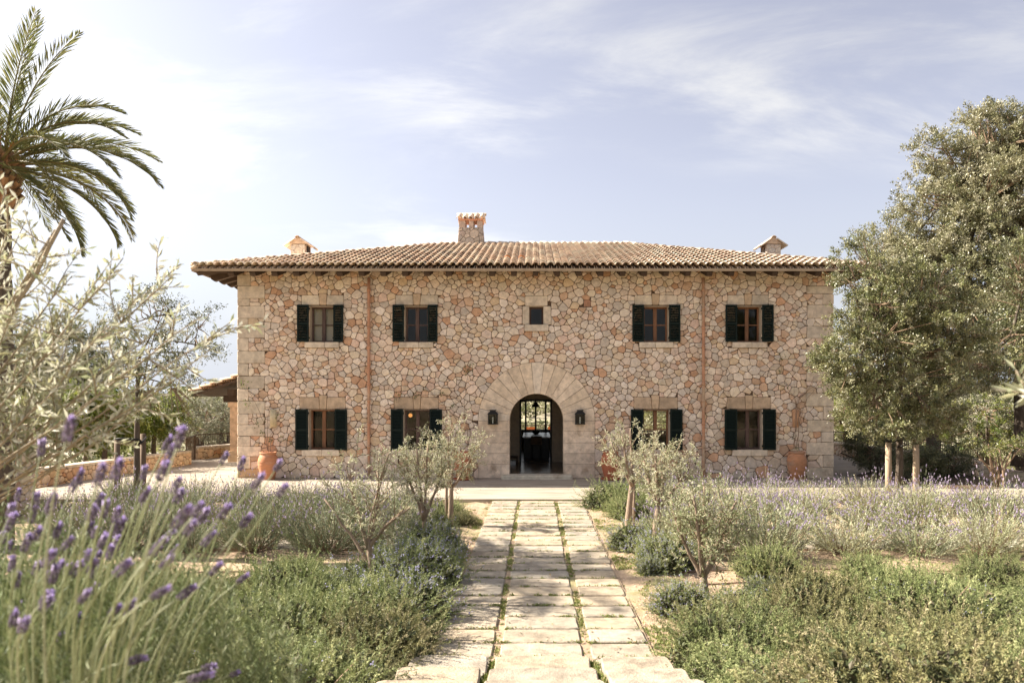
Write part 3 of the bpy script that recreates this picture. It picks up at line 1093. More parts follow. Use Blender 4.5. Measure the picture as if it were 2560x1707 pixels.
for i, (r, ax, base, ci, tw, c) in enumerate(front_tiles):
    if i < 300:
        put('roof_tile', tile_me[ci], roof, (base[0] + HC - HC, base[1] + EY - WY, base[2]), (pitch, 0, tw))
    else:
        P = bV @ Rp.T + base + np.array((HC, EY, 0))
        if 3 <= r <= 4 and abs(base[0] - (-1.0)) < .13 or r == 4 and abs(base[0] - (-.55)) < .1:
            c = np.array((.62, .26, .11))
        rest.add(P, bF, c)
kind(hobj(rest, 'upper_roof_tile', M_TILE, roof, True), 'stuff')
kind(hobj(chan, 'channel_tile', M_TILE, roof, True), 'stuff')
# ridge and hip tiles
hV, hF = barrel(.125, .11, .47, k=8, lift=.03)
ridge_me = [Geo().add(hV, hF, np.array(c) * 1.02).mesh('ridge_tile', M_TILE, True) for c in TILES]


def run_tiles(a, b, lift=.045, last=1):
    a, b = Vector(a), Vector(b)
    d = b - a
    n = max(1, int(d.length / .41))
    rot = d.to_track_quat('Y', 'Z').to_euler()
    for i in range(n + last):
        p = a + d * min(i / n, .995) + Vector((0, 0, lift + rnd.uniform(-.006, .006)))
        put('ridge_tile', rnd.choice(ridge_me), roof, p - HL, (rot[0], rot[1], rot[2] + rnd.uniform(-.015, .015)))


run_tiles((ra - .1, yr, RZ), (rb + .1, yr, RZ))
for cx, cy_, tx in ((xl, EY, ra), (xr, EY, rb), (xl, yb, ra), (xr, yb, rb)):
    run_tiles((cx, cy_, EZ), (tx, yr, RZ), .045, 0)

# ------------------------------------------------------------ chimneys
def quad_stones(g, P00, P10, P11, P01, nu, nv, rnd, out_, pal, nrm):
    """Irregular masonry on one face of a shaft."""
    A, B, C_, D = map(np.array, (P00, P10, P11, P01))
    ps = rubble(0, 1.0 * nu, 0, 1.0 * nv, .27, [], [], rnd, big_base=False, joint=.012, tries=900)
    nrm = np.array(nrm)
    for P in ps:
        def to3(u_, w_, d_):
            s, t = u_ / nu, w_ / nv
            return (A * (1 - s) * (1 - t) + B * s * (1 - t) + C_ * s * t + D * (1 - s) * t) + nrm * d_
        stone_geo(g, P, to3, out_, .01, rnd, np.array(rnd.choice(pal)) * rnd.uniform(.85, 1.08), cut=.02, back=.01)


CST = [(.40, .33, .27), (.44, .36, .29), (.37, .31, .26), (.47, .38, .30), (.42, .33, .27)]
# broad middle chimney with two smoke slots and a tiled cap
cx, cy0 = (1178.5 - VX) * 30 / FPX, 30.0
hw0, hw1, dp0, dp1 = .53, .455, .42, .36
zb0, zt0 = 8.2, 9.20
g = Geo()
ring = lambda hw, dp, z: [(cx - hw, cy0 - dp, z), (cx + hw, cy0 - dp, z), (cx + hw, cy0 + dp, z), (cx - hw, cy0 + dp, z)]
g.add(ring(hw0 - .02, dp0 - .02, zb0) + ring(hw1 - .02, dp1 - .02, zt0), [(0, 1, 5, 4), (1, 2, 6, 5), (2, 3, 7, 6), (3, 0, 4, 7), (4, 5, 6, 7)], (.3, .24, .19))
chim = hobj(g, 'chimney', M_STONE)
g = Geo()
r0, r1 = ring(hw0, dp0, zb0), ring(hw1, dp1, zt0)
quad_stones(g, r0[0], r0[1], r1[1], r1[0], 1.0, 1.0, rnd, .012, CST, (0, -1, 0))
quad_stones(g, r0[3], r0[0], r1[0], r1[3], .8, 1.0, rnd, .012, CST, (-1, 0, 0))
quad_stones(g, r0[1], r0[2], r1[2], r1[1], .8, 1.0, rnd, .012, CST, (1, 0, 0))
kind(hobj(g, 'chimney_stone', M_STONE, chim), 'stuff')
g = Geo()                                                     # piers between the slots
for a, b in ((-hw1, -.21), (-.065, .11), (.255, hw1)):
    for y0, y1 in ((cy0 - dp1, cy0 - dp1 + .17), (cy0 + dp1 - .17, cy0 + dp1)):
        g = Geo()
        g.box(cx + a, cx + b, y0, y1, zt0, zt0 + .27, (.45, .34, .27))
        hobj(g, 'chimney_pier', M_STONE, chim)
g = Geo()
g.box(cx - hw1 - .03, cx + hw1 + .03, cy0 - dp1 - .05, cy0 + dp1 + .05, zt0 + .27, zt0 + .33, (.55, .27, .17))
hobj(g, 'chimney_slab', M_STONE, chim)
capV, capF = barrel(.108, .1, .54, lift=0)
cap_me = [Geo().add(capV, capF, c).mesh('cap_tile', M_TILE, True) for c in TILES]
for i in range(5):
    for s in (0, 1):
        x = cx + (i - 2) * .222
        y = cy0 - dp1 - .14 if s == 0 else cy0 + dp1 + .14
        put('cap_tile', rnd.choice(cap_me), chim, Vector((x, y, zt0 + .31)) - HL, (.5, 0, 0 if s == 0 else PI))
rg_me = Geo().add(*barrel(.1, .1, .4, lift=0), (.45, .36, .27)).mesh('cap_ridge_tile', M_TILE, True)
for i in range(3):
    put('cap_ridge_tile', rg_me, chim, Vector((cx - .57 + i * .38, cy0, zt0 + .56)) - HL, (0, 0, -PI / 2))


def gabled_chimney(pxx, s):
    """Small plastered stone chimney with a gabled tile cap, ridge running away from the front; the open side faces the middle."""
    Y = 27.0
    x = (pxx - VX) * Y / FPX
    zz = lambda p: CAMZ - (p - VY) * Y / FPX
    hw, z0, z1 = .255, 6.9, zz(610)
    g = Geo()
    g.box(x - hw, x + hw, Y, Y + .7, z0, z1 - .02, (.45, .36, .29))
    g.add([(x - hw - .05, Y - .02, z1), (x + hw + .05, Y - .02, z1), (x, Y - .02, z1 + .26), (x - hw - .05, Y + .72, z1), (x + hw + .05, Y + .72, z1), (x, Y + .72, z1 + .26)],
          [(0, 1, 2), (5, 4, 3), (0, 3, 4, 1), (0, 2, 5, 3), (1, 4, 5, 2)], (.58, .42, .29))
    g.box(x - s * (hw + .006) - .02, x - s * (hw + .006) + .02, Y + .2, Y + .55, z1 - .42, z1 - .03, (.03, .02, .02))  # near-black block, shade of the smoke opening put in as colour
    c = hobj(g, 'chimney', M_DRESS)
    g = Geo()
    quad_stones(g, (x - hw, Y, z0), (x + hw, Y, z0), (x + hw, Y, z1 - .02), (x - hw, Y, z1 - .02), .55, 1.35, rnd, .012, STONES[:7], (0, -1, 0))
    kind(hobj(g, 'chimney_stone', M_STONE, c), 'stuff')
    tv, tf = barrel(.08, .07, .46, lift=0)
    ms = [Geo().add(tv, tf, q).mesh('cap_tile', M_TILE, True) for q in TILES[:4]]
    for i in range(6):
        for q in (-1, 1):
            put('cap_tile', rnd.choice(ms), c, Vector((x + q * .47, Y - .02 + i * .15, z1 - .10)) - HL, (.62, 0, q * PI / 2))
    rv = Geo().add(*barrel(.09, .085, .45, lift=0), (.52, .39, .28)).mesh('cap_ridge_tile', M_TILE, True)
    for i in range(2):
        put('cap_ridge_tile', rv, c, Vector((x, Y - .08 + i * .42, z1 + .21)) - HL, (0, 0, 0))


gabled_chimney(744.6, -1)
gabled_chimney(1934.0, 1)

# ------------------------------------------------------------ downpipes
for p in (924.0, 1756.7):
    g = Geo()
    x = wx(p)
    g.tube([(x, WY - .12, z) for z in np.linspace(.02, 6.32, 16)], .046, 12, cap=True)
    d = hobj(g, 'downpipe', M_PIPE, None, True)
    for z in (.28, 1.0, 1.72, 2.45, 2.98, 3.6, 4.15, 4.75, 5.35, 5.95):
        g = Geo()
        g.lathe([(.046, -.05), (.06, -.045), (.062, .03), (.046, .04)], (x, WY - .12, z), 12)
        g.box(x - .012, x + .012, WY - .08, WY, z - .01, z + .01)
        hobj(g, 'pipe_collar', M_PIPE, d, True)

# ------------------------------------------------------------ lean-to porch on the left flank
g = Geo()
porch = thing('side_porch', 'small tiled lean-to porch on a stone pillar at the left flank of the house', 'porch', (-11.4, 30.0, 0))
PL = Vector((-11.4, 30.0, 0))


def pobj(g, name, m, smooth=False):
    g.V = [np.concatenate(g.V) - np.array(PL)]
    g.T = [np.concatenate(g.T)]
    return g.obj(name, m, porch, smooth)


g = Geo()
g.box(-12.08, -11.62, 29.8, 30.26, .0, .42, (.55, .40, .26))
g.box(-12.02, -11.68, 29.86, 30.2, .42, 2.16, (.60, .42, .28))
g.box(-12.08, -11.62, 29.8, 30.26, 2.16, 2.36, (.60, .42, .28))
pobj(g, 'pillar', M_DRESS)
g = Geo()
g.box(-12.3, -9.4, 29.9, 30.16, 2.362, 2.62)
g.box(-11.98, -11.74, 29.5, 35.5, 2.62, 2.86)
pobj(g, 'beam', M_WOOD)
g = Geo()
sl_ = .33
for x0, x1 in ((-13.25, -9.39),):
    z0 = 2.66
    g.add([(x0, 29.2, z0), (x1, 29.2, z0 + (x1 - x0) * sl_), (x1, 35.6, z0 + (x1 - x0) * sl_), (x0, 35.6, z0),
           (x0, 29.2, z0 - .08), (x1, 29.2, z0 - .08 + (x1 - x0) * sl_), (x1, 35.6, z0 - .08 + (x1 - x0) * sl_), (x0, 35.6, z0 - .08)],
          [(0, 1, 2, 3), (7, 6, 5, 4), (0, 4, 5, 1), (3, 7, 4, 0), (2, 6, 7, 3)])
pobj(g, 'porch_roof', M_WOOD)
g = Geo()
ap = math.atan(sl_)
Rq = np.array(((1, 0, 0), (0, math.cos(ap), -math.sin(ap)), (0, math.sin(ap), math.cos(ap))))
Rz = np.array(((0, 1, 0), (-1, 0, 0), (0, 0, 1)))
for i in range(28):
    for r in range(9):
        P = (bV @ Rq.T) + np.array((0, r * .43 * math.cos(ap), r * .43 * math.sin(ap) + .05))
        P = np.stack([P[:, 1] - 13.3, P[:, 0] + 29.25 + i * .229, P[:, 2] + 2.66], -1)
        g.add(P, bF, np.array(rnd.choice(TILES)) * (1.0, .86, .72))
kind(pobj(g, 'porch_tile', M_TILE, True), 'stuff')

# ------------------------------------------------------------ garden path, steps and cross path
rg = np.random.default_rng(21)
rnd = random.Random(8)
SLABC = [(0.35, 0.297, 0.226), (0.377, 0.315, 0.235), (0.322, 0.275, 0.213), (0.396, 0.32, 0.226), (0.35, 0.306, 0.244)]


def slab_mesh(x0, x1, y0, y1, h, rnd, tint, wob=.008, n=5):
    """A worn slab: wavering edges, rounded arris, slightly uneven top; its top at z = 0."""
    P = []
    for (a, b) in (((x0, y0), (x1, y0)), ((x1, y0), (x1, y1)), ((x1, y1), (x0, y1)), ((x0, y1), (x0, y0))):
        k = max(2, int(n * math.hypot(b[0] - a[0], b[1] - a[1])))
        for i in range(k):
            t = (i + (.12 if i == 0 else 0)) / k
            P.append((a[0] + (b[0] - a[0]) * t + rnd.uniform(-wob, wob), a[1] + (b[1] - a[1]) * t + rnd.uniform(-wob, wob)))
        P.append((b[0] + (a[0] - b[0]) * .05 + rnd.uniform(-wob, wob) * .5, b[1] + (a[1] - b[1]) * .05 + rnd.uniform(-wob, wob) * .5))
    m = len(P)
    cx, cy_ = (x0 + x1) / 2, (y0 + y1) / 2
    V = [(p[0], p[1], -h) for p in P] + [(p[0], p[1], -.012) for p in P]
    V += [(cx + (p[0] - cx) * (1 - .012 / abs(x1 - x0) * 2), cy_ + (p[1] - cy_) * (1 - .012 / abs(y1 - y0) * 2), rnd.uniform(-.003, .002)) for p in P]
    V.append((cx, cy_, 0))
    F = [(r * m + i, r * m + (i + 1) % m, (r + 1) * m + (i + 1) % m, (r + 1) * m + i) for r in (0, 1) for i in range(m)]
    F += [(2 * m + i, 2 * m + (i + 1) % m, 3 * m) for i in range(m)]
    return Geo().add(V, F, tint)


g = Geo()
g.box(-1.06, 1.22, 6.9, 18.94, -.30, -.052)
path = kind(g.obj('path', M_EARTH), 'structure')
pitch_ = .4745
for r in range(25):
    y1 = 18.86 - r * pitch_
    y0 = y1 - pitch_ + .036
    for a, b in ((-1.04, -.425), (-.345, .495), (.585, 1.19)):
        s = slab_mesh(a + rnd.uniform(-.012, .012), b + rnd.uniform(-.012, .012), y0 + rnd.uniform(-.006, .006), y1, .06, rnd, np.array(rnd.choice(SLABC)) * rnd.uniform(.9, 1.08))
        s.obj('path_slab', M_SLAB, path, loc=(0, 0, -.028 + rnd.uniform(-.006, .006)))
g = Geo()
g.box(-1.2, 1.38, -3.0, 6.85, -.4, .02)
steps = kind(g.obj('garden_steps', M_EARTH), 'structure')
for i, (y0, y1, z) in enumerate(((6.17, 7.0, .165), (5.46, 6.22, .335), (4.74, 5.51, .50), (4.02, 4.79, .665), (3.3, 4.07, .83), (-2.8, 3.35, .98))):
    w_ = 0.0
    for a, b in ((-1.12 - w_, -.43), (-.36, .51), (.585, 1.24 + w_)):
        s = slab_mesh(a + rnd.uniform(-.02, .02), b + rnd.uniform(-.012, .012), y0, y1 + rnd.uniform(-.03, .03), .21, rnd, np.array(rnd.choice(SLABC)) * rnd.uniform(.92, 1.06), wob=.012)
        s.obj('step_slab', M_SLAB, steps, loc=(0, 0, z))
for sx in (-1, 1):
    g = Geo()
    a, b = (1.36, 12.0) if sx > 0 else (-11.0, -1.2)
    g.box(a, b, 12.95, 13.75, -.25, -.05)
    cp = kind(g.obj('cross_path', M_EARTH), 'structure')
    x = a
    while x < b - .3:
        L_ = rnd.uniform(.8, 1.3)
        s = slab_mesh(x + .01, min(x + L_, b) - .01, 12.97, 13.73, .06, rnd, np.array(rnd.choice(SLABC)) * rnd.uniform(.9, 1.05))
        s.obj('path_slab', M_SLAB, cp, loc=(0, 0, -.03))
        x += L_

# gravel and small weeds
g = Geo()
n = 9000
X = np.concatenate([rg.uniform(-2.4, -1.05, n // 2), rg.uniform(1.2, 2.6, n // 2)])
Y = 6.8 + 12 * rg.random(n) ** 1.25
s = rg.uniform(.005, .016, n)
oc = np.array(((1, 0, 0), (-1, 0, 0), (0, 1, 0), (0, -1, 0), (0, 0, 1), (0, 0, -.4)))
of = np.array(((0, 2, 4), (2, 1, 4), (1, 3, 4), (3, 0, 4)))
V = np.stack([X, Y, ground_z(X, Y) + s * .3], -1)[:, None, :] + oc[None] * s[:, None, None] * rg.uniform(.6, 1.2, (n, 6, 1))
pal = pick(rg, [(.48, .33, .22), (.55, .40, .28), (.42, .30, .22), (.60, .48, .37)], n, .15)
g.add(V.reshape(-1, 3), (of[None] + 6 * np.arange(n)[:, None, None]).reshape(-1, 3), np.repeat(pal, 6, 0))
kind(g.obj('gravel', M_PEBBLE), 'stuff')


def tuft_points():
    P = []
    for r in range(26):                                       # along the joints across the path
        y = 18.88 - r * pitch_ + .022
        for x in rg.uniform(-1.0, 1.18, 16):
            if rg.random() < .75:
                P += [(x + rg.normal(0, .07), y + rg.normal(0, .014), -.042) for _ in range(rg.integers(1, 9))]
    for xc, wd in ((-.385, .03), (.54, .035)):
        for y in rg.uniform(7.0, 18.8, 1000):
            if math.sin(y * 2.2 + xc) + math.sin(y * 5.1 + xc * 3) + math.sin(y * 13.2) * .6 + rg.normal(0, .35) > .0:
                P.append((xc + rg.normal(0, wd * .6), y, -.06))
        for i, (y0, y1, z) in enumerate(((6.17, 7.0, .165), (5.46, 6.22, .335), (4.74, 5.51, .50))):
            for y in rg.uniform(y0 + .25, y1 - .02, 140):
                P.append((xc + rg.normal(0, .022), y, z - .06))
    for s, xe in ((-1, -1.1), (1, 1.26)):                     # thin growth on the gravel beside it
        for _ in range(2300):
            y = rg.uniform(7.0, 18.7)
            x = xe + s * abs(rg.normal(0, .22))
            if math.sin(x * 5 + y * 1.7) + math.sin(y * 3.3) > .1:
                P.append((x, y, float(ground_z(x, y))))
    for _ in range(5200):
        y, x = rg.uniform(8.6, 12.7), rg.uniform(-7, 9)
        if abs(x) > 1.5 and math.sin(x * 2.1 + 1) * math.sin(y * 2.3 + x) > .15:
            P.append((x, y, float(ground_z(x, y))))
    return np.array(P)


T = tuft_points()
k = 7
P = np.repeat(T, k, 0) + rg.normal(0, .012, (len(T) * k, 3)) * (1, 1, 0)
D = np.stack([rg.normal(0, .7, len(P)), rg.normal(0, .7, len(P)), rg.uniform(.25, 1.1, len(P))], -1)
g = Geo()
leaves(g, P, D, rg.uniform(.018, .05, len(P)), rg.uniform(.007, .014, len(P)), pick(rg, [(.17, .22, .045), (.22, .26, .06), (.27, .27, .08), (.13, .17, .045), (.30, .27, .12)], len(P), .2), rg)
kind(g.obj('weeds', M_SOFT), 'stuff')

# ------------------------------------------------------------ shrubs
def dome_targets(rg, n, R, H, low=.05):
    a = rg.uniform(0, 2 * PI, n)
    zz = rg.uniform(low, 1, n)
    rr = np.sqrt(np.maximum(1 - zz ** 2, 0.0)) ** .8
    k = rg.uniform(.72, 1.08, n) * (1 + .12 * np.sin(3 * a + 1) + .08 * np.sin(5 * a))
    return np.stack([np.cos(a) * rr * R * k, np.sin(a) * rr * R * k, zz * H * k], -1)


def needles_along(A, B, C, t0, per, rg, ln, wd, pal, jit, spread=1.0, tipgreen=None):
    """Needle leaves on a set of curved shoots A-B-C; returns arrays for leaves()."""
    n = len(A)
    t = (t0 + (1 - t0) * np.linspace(0, 1, per))[None, :, None] + rg.uniform(-.02, .02, (n, per, 1))
    P = (1 - t) ** 2 * A[:, None] + 2 * t * (1 - t) * B[:, None] + t * t * C[:, None]
    Tn = unit(2 * (1 - t) * (B - A)[:, None] + 2 * t * (C - B)[:, None])
    R = unit(rg.normal(size=P.shape))
    D = unit(Tn * .75 + R * spread)
    m = n * per
    base = np.repeat(pick(rg, pal, n, .1), per, 0) * rg.uniform(1 - jit, 1 + jit, (m, 1))
    return P.reshape(-1, 3), D.reshape(-1, 3), rg.uniform(ln * .7, ln * 1.2, m), rg.uniform(wd * .8, wd * 1.2, m), base


ROSE = [(0.2, 0.235, 0.089), (0.266, 0.303, 0.121), (0.146, 0.181, 0.063), (0.346, 0.37, 0.163), (0.226, 0.249, 0.105), (0.413, 0.417, 0.2)]
ROSE_B_ = [(0.212, 0.242, 0.062), (0.283, 0.307, 0.085), (0.165, 0.195, 0.052), (0.354, 0.348, 0.114), (0.236, 0.236, 0.085)]

ROSE_B = [(0.186, 0.219, 0.084), (0.24, 0.267, 0.104), (0.142, 0.171, 0.063), (0.295, 0.298, 0.136), (0.207, 0.213, 0.094)]
ROSE_Y = [(0.242, 0.23, 0.098), (0.292, 0.269, 0.127), (0.192, 0.187, 0.078), (0.343, 0.298, 0.167), (0.161, 0.163, 0.073)]


def rosemary(seed, R, H, n, per=56, flowers=0, pal=ROSE, ln=.023, wd=.0062):
    """A mounded bush: short bristling shoots standing off an uneven dome, over older, darker foliage inside."""
    rg = np.random.default_rng(seed)
    C = dome_targets(rg, n, R, H)
    lump = 1 + .13 * np.sin(C[:, 0] * 9 + seed) * np.sin(C[:, 1] * 8 + 2) + .07 * np.sin(C[:, 0] * 21) * np.sin(C[:, 1] * 19 + seed)
    C = C * lump[:, None]
    nrm = unit(C / np.array((R * R, R * R, H * H)))
    A = np.stack([C[:, 0] * .25, C[:, 1] * .25, np.zeros(n)], -1)
    d = unit(nrm * .8 + rg.normal(0, .5, (n, 3)) + (0, 0, .25))
    sh = .08 + .19 * rg.random((n, 1)) ** 3.5
    lng = rg.choice(n, 9)                                     # a few long arching sprigs
    sh[lng] = rg.uniform(.22, .38, (9, 1))
    d[lng] = unit(nrm[lng] * .5 + rg.normal(0, .45, (9, 3)) + (0, 0, .9))
    S0 = C - nrm * .09
    E = C + d * sh
    M_ = C + nrm * sh * .35 + rg.normal(0, .02, (n, 3))
    g = Geo()
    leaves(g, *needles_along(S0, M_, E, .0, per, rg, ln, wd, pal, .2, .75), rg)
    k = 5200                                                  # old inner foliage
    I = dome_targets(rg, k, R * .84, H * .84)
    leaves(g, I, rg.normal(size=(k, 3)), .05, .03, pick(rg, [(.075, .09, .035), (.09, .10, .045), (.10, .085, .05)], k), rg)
    f = Geo()
    if flowers:
        m = rg.integers(0, n, flowers)
        t = rg.uniform(.4, .97, (flowers, 1))
        P = S0[m] * (1 - t) + E[m] * t
        P = np.repeat(P, 3, 0) + rg.normal(0, .012, (flowers * 3, 3))
        leaves(f, P, rg.normal(size=P.shape), rg.uniform(.012, .02, len(P)), .012, pick(rg, [(.40, .38, .60), (.48, .46, .66), (.56, .54, .72)], len(P)), rg)
    st = Geo()
    for i in range(0, n, 16):
        st.tube(bez(A[i], A[i] * .4 + S0[i] * .6 + (0, 0, .05), C[i], 5), np.linspace(.008, .003, 5), 3, (.22, .15, .10), cap=False)
    return g, f, st


LAV = [(0.388, 0.389, 0.252), (0.447, 0.443, 0.316), (0.329, 0.336, 0.202), (0.494, 0.484, 0.365), (0.4, 0.389, 0.202), (0.294, 0.307, 0.176)]
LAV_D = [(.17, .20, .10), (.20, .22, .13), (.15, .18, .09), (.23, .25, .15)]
PURPLE = [(.38, .31, .43), (.46, .39, .49), (.31, .25, .35), (.54, .47, .55)]


def lavender(seed, R, H, n=430, per=20, heads=120, pal=LAV, head_len=.05):
    rg = np.random.default_rng(seed)
    C = dome_targets(rg, n, R, H, .22)
    A = np.stack([rg.normal(0, .05, n), rg.normal(0, .05, n), np.zeros(n)], -1)
    B = A * .5 + C * np.array((.62, .62, .34))
    C = C + np.stack([rg.normal(0, .03, n), rg.normal(0, .03, n), rg.uniform(0, .12, n)], -1)
    g = Geo()
    leaves(g, *needles_along(A, B, C, .46, per, rg, .046, .0085, pal, .15, .5), rg)
    st = Geo()
    for i in range(0, n, 5):
        st.tube(bez(A[i], B[i], C[i], 5), np.linspace(.007, .003, 5), 3, (.19, .14, .10), cap=False)
    f = Geo()
    top = C[C[:, 2] > H * .45]
    i = rg.integers(0, len(top), heads)
    P0 = top[i]
    d = unit(P0 * (.5, .5, 1.1) + rg.normal(0, .08, (heads, 3)))
    Ls = rg.uniform(.06, .22, heads)
    P1 = P0 + d * Ls[:, None]
    leaves(g, P0, d, Ls, .006, pick(rg, [(.30, .31, .19)], heads), rg)
    for q in range(2):                                        # each head: a few overlapping bracts
        for s in range(3):
            off = d * (head_len * .22 * s)
            leaves(f, P1 + off, d + rg.normal(0, .25, (heads, 3)), head_len * .55, head_len * .30, pick(rg, PURPLE, heads), rg)
    return g, f, st


def shrub_source(name, g, f, st, flower_name='blossom', leafm=None):
    return (name, g.mesh('foliage', leafm or M_SOFT), f.mesh(flower_name, M_FLOWER) if f.n else None, st.mesh('stems', M_TWIG) if st.n else None)


def plant_shrub(src, label, cat, loc, rot, sc, group):
    o = thing(src[0], label, cat, loc, group)
    o.rotation_euler = (0, 0, rot)
    o.scale = sc
    put('foliage', src[1], o)
    if src[2]:
        put('blossom', src[2], o)
    if src[3]:
        put('woody_stem', src[3], o)
    return o


ORD = ['first', 'second', 'third', 'fourth', 'fifth', 'sixth', 'seventh', 'eighth', 'ninth', 'tenth', 'eleventh', 'twelfth', 'thirteenth', 'fourteenth']
lav_src = [shrub_source('lavender_bush', *lavender(100 + i, .62, .56, heads=(110, 160, 190, 135)[i], pal=(LAV, LAV + LAV_D, LAV, LAV_D + LAV[:3])[i])) for i in range(4)]
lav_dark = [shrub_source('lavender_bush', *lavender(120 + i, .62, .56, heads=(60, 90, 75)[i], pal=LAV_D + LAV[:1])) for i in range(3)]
rnd = random.Random(3)
ROWS = ['front', 'second', 'third', 'fourth']
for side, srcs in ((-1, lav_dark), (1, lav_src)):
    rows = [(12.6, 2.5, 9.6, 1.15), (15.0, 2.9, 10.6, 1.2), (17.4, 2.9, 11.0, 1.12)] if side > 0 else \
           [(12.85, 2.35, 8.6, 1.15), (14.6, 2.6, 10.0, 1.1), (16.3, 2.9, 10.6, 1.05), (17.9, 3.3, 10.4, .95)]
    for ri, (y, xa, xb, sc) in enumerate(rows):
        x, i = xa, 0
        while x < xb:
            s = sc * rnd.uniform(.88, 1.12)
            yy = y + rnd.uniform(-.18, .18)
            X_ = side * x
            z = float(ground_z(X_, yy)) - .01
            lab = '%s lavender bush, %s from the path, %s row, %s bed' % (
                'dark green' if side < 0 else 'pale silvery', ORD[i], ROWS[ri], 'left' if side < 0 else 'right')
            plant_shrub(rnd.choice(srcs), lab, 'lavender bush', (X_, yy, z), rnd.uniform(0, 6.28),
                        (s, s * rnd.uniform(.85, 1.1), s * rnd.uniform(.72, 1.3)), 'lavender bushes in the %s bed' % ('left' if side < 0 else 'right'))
            x += (1.06 if side > 0 else .98) * sc * rnd.uniform(.88, 1.14)
            i += 1

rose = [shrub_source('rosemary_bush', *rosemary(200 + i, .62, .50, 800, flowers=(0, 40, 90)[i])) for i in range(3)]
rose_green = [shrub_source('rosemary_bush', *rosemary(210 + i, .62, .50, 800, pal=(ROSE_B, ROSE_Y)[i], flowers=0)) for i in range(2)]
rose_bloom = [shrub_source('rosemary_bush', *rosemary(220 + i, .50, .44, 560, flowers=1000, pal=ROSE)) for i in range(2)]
# massed rosemary at either side of the steps
k = 0
for side in (-1, 1):
    rows = [(8.9, 3.0, 6.4) if side < 0 else (8.6, 3.2, 7.4), (8.05, 1.75 if side < 0 else 2.2, 6.2 if side < 0 else 6.8), (7.2, 1.62 if side < 0 else 1.95, 6.0), (6.4, 1.62 if side < 0 else 1.85, 5.4), (5.6, 1.66 if side < 0 else 1.85, 5.0), (4.8, 1.75 if side < 0 else 1.9, 4.6), (4.0, 2.1, 4.2)]
    for ri, (y, xa, xb) in enumerate(rows):
        x, i = xa, 0
        while x < xb:
            yy, X_ = y + rnd.uniform(-.15, .15), side * (x + rnd.uniform(-.06, .06))
            if side < 0 and y < 4.5 and x < 2.8:
                x += .94
                continue
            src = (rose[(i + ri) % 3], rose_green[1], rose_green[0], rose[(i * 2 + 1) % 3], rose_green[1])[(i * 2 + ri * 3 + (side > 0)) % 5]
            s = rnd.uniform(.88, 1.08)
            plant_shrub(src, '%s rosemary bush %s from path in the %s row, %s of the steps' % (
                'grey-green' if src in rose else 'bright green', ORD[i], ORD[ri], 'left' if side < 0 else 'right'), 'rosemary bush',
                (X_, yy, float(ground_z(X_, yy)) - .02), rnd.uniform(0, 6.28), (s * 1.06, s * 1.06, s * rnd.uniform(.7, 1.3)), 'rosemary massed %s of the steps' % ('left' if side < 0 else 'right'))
            x += .94 * rnd.uniform(.92, 1.12)
            i += 1
# flowering clumps along the path
clumps = [(-1.62, 8.9, 1.25, 'b'), (-1.85, 9.8, 1.3, 'b'), (-1.68, 10.6, 1.2, 'b'), (-2.1, 11.3, 1.1, 'b'), (-1.7, 11.6, 1.0, 'b'), (-1.72, 12.7, 1.1, 'b'), (-2.35, 8.95, 1.0, 'g'), (-2.7, 9.7, .8, 'b'),
          (-3.6, 9.05, .85, 'g'), (-4.6, 9.1, .9, 'g'), (-5.6, 9.0, .9, 'g'), (-2.5, 10.6, .6, 'g'),
          (1.80, 13.0, 1.05, 'd'), (2.05, 11.7, 1.0, 'b'), (3.4, 11.0, .8, 'g'), (6.4, 10.6, .8, 'g'), (7.2, 9.6, .9, 'g'), (4.9, 11.2, .6, 'g'), (-6.4, 10.3, .8, 'g'), (-3.4, 10.9, .6, 'g'), (1.75, 11.35, .5, 'b'), (1.8, 9.25, .75, 'b'), (2.5, 9.0, .8, 'b'), (3.0, 9.8, .55, 'b'), (4.2, 9.4, .7, 'g'), (5.4, 10.1, .6, 'g'),
          (1.95, 17.9, 1.25, 'g'), (2.5, 17.2, 1.2, 'g'), (2.15, 16.5, 1.0, 'g'), (2.75, 18.2, 1.1, 'g'),
          (-1.95, 16.3, .8, 'g'), (-2.5, 15.9, .75, 'g'), (-2.1, 14.9, .75, 'g'), (-1.5, 15.6, .55, 'g'), (-2.9, 17.2, .8, 'g')]
cl = {-1: 0, 1: 0}
for x, y, s, k_ in clumps:
    side = -1 if x < 0 else 1
    src = rnd.choice(rose_bloom if k_ == 'b' else rose_green + rose[:1] if k_ == 'g' else rose_bloom)
    d = abs(y - 13.3)
    lab = '%s rosemary clump %s of the path, %s from the steps' % (
        'blue flowering' if k_ in 'bd' else 'spreading green', 'left' if side < 0 else 'right', ['first', 'second', 'third', 'fourth', 'fifth', 'sixth', 'seventh', 'eighth', 'ninth', 'tenth', 'eleventh', 'twelfth', 'thirteenth', 'fourteenth', 'fifteenth', 'sixteenth', 'seventeenth', 'eighteenth', 'nineteenth', 'twentieth'][sum(1 for q in clumps if (q[0] < 0) == (x < 0) and q[1] < y)])
    plant_shrub(src, lab, 'rosemary bush', (x, y, float(ground_z(x, y)) - .02), rnd.uniform(0, 6.28), (s, s, s * rnd.uniform(.85, 1.05)), 'rosemary clumps along the path')

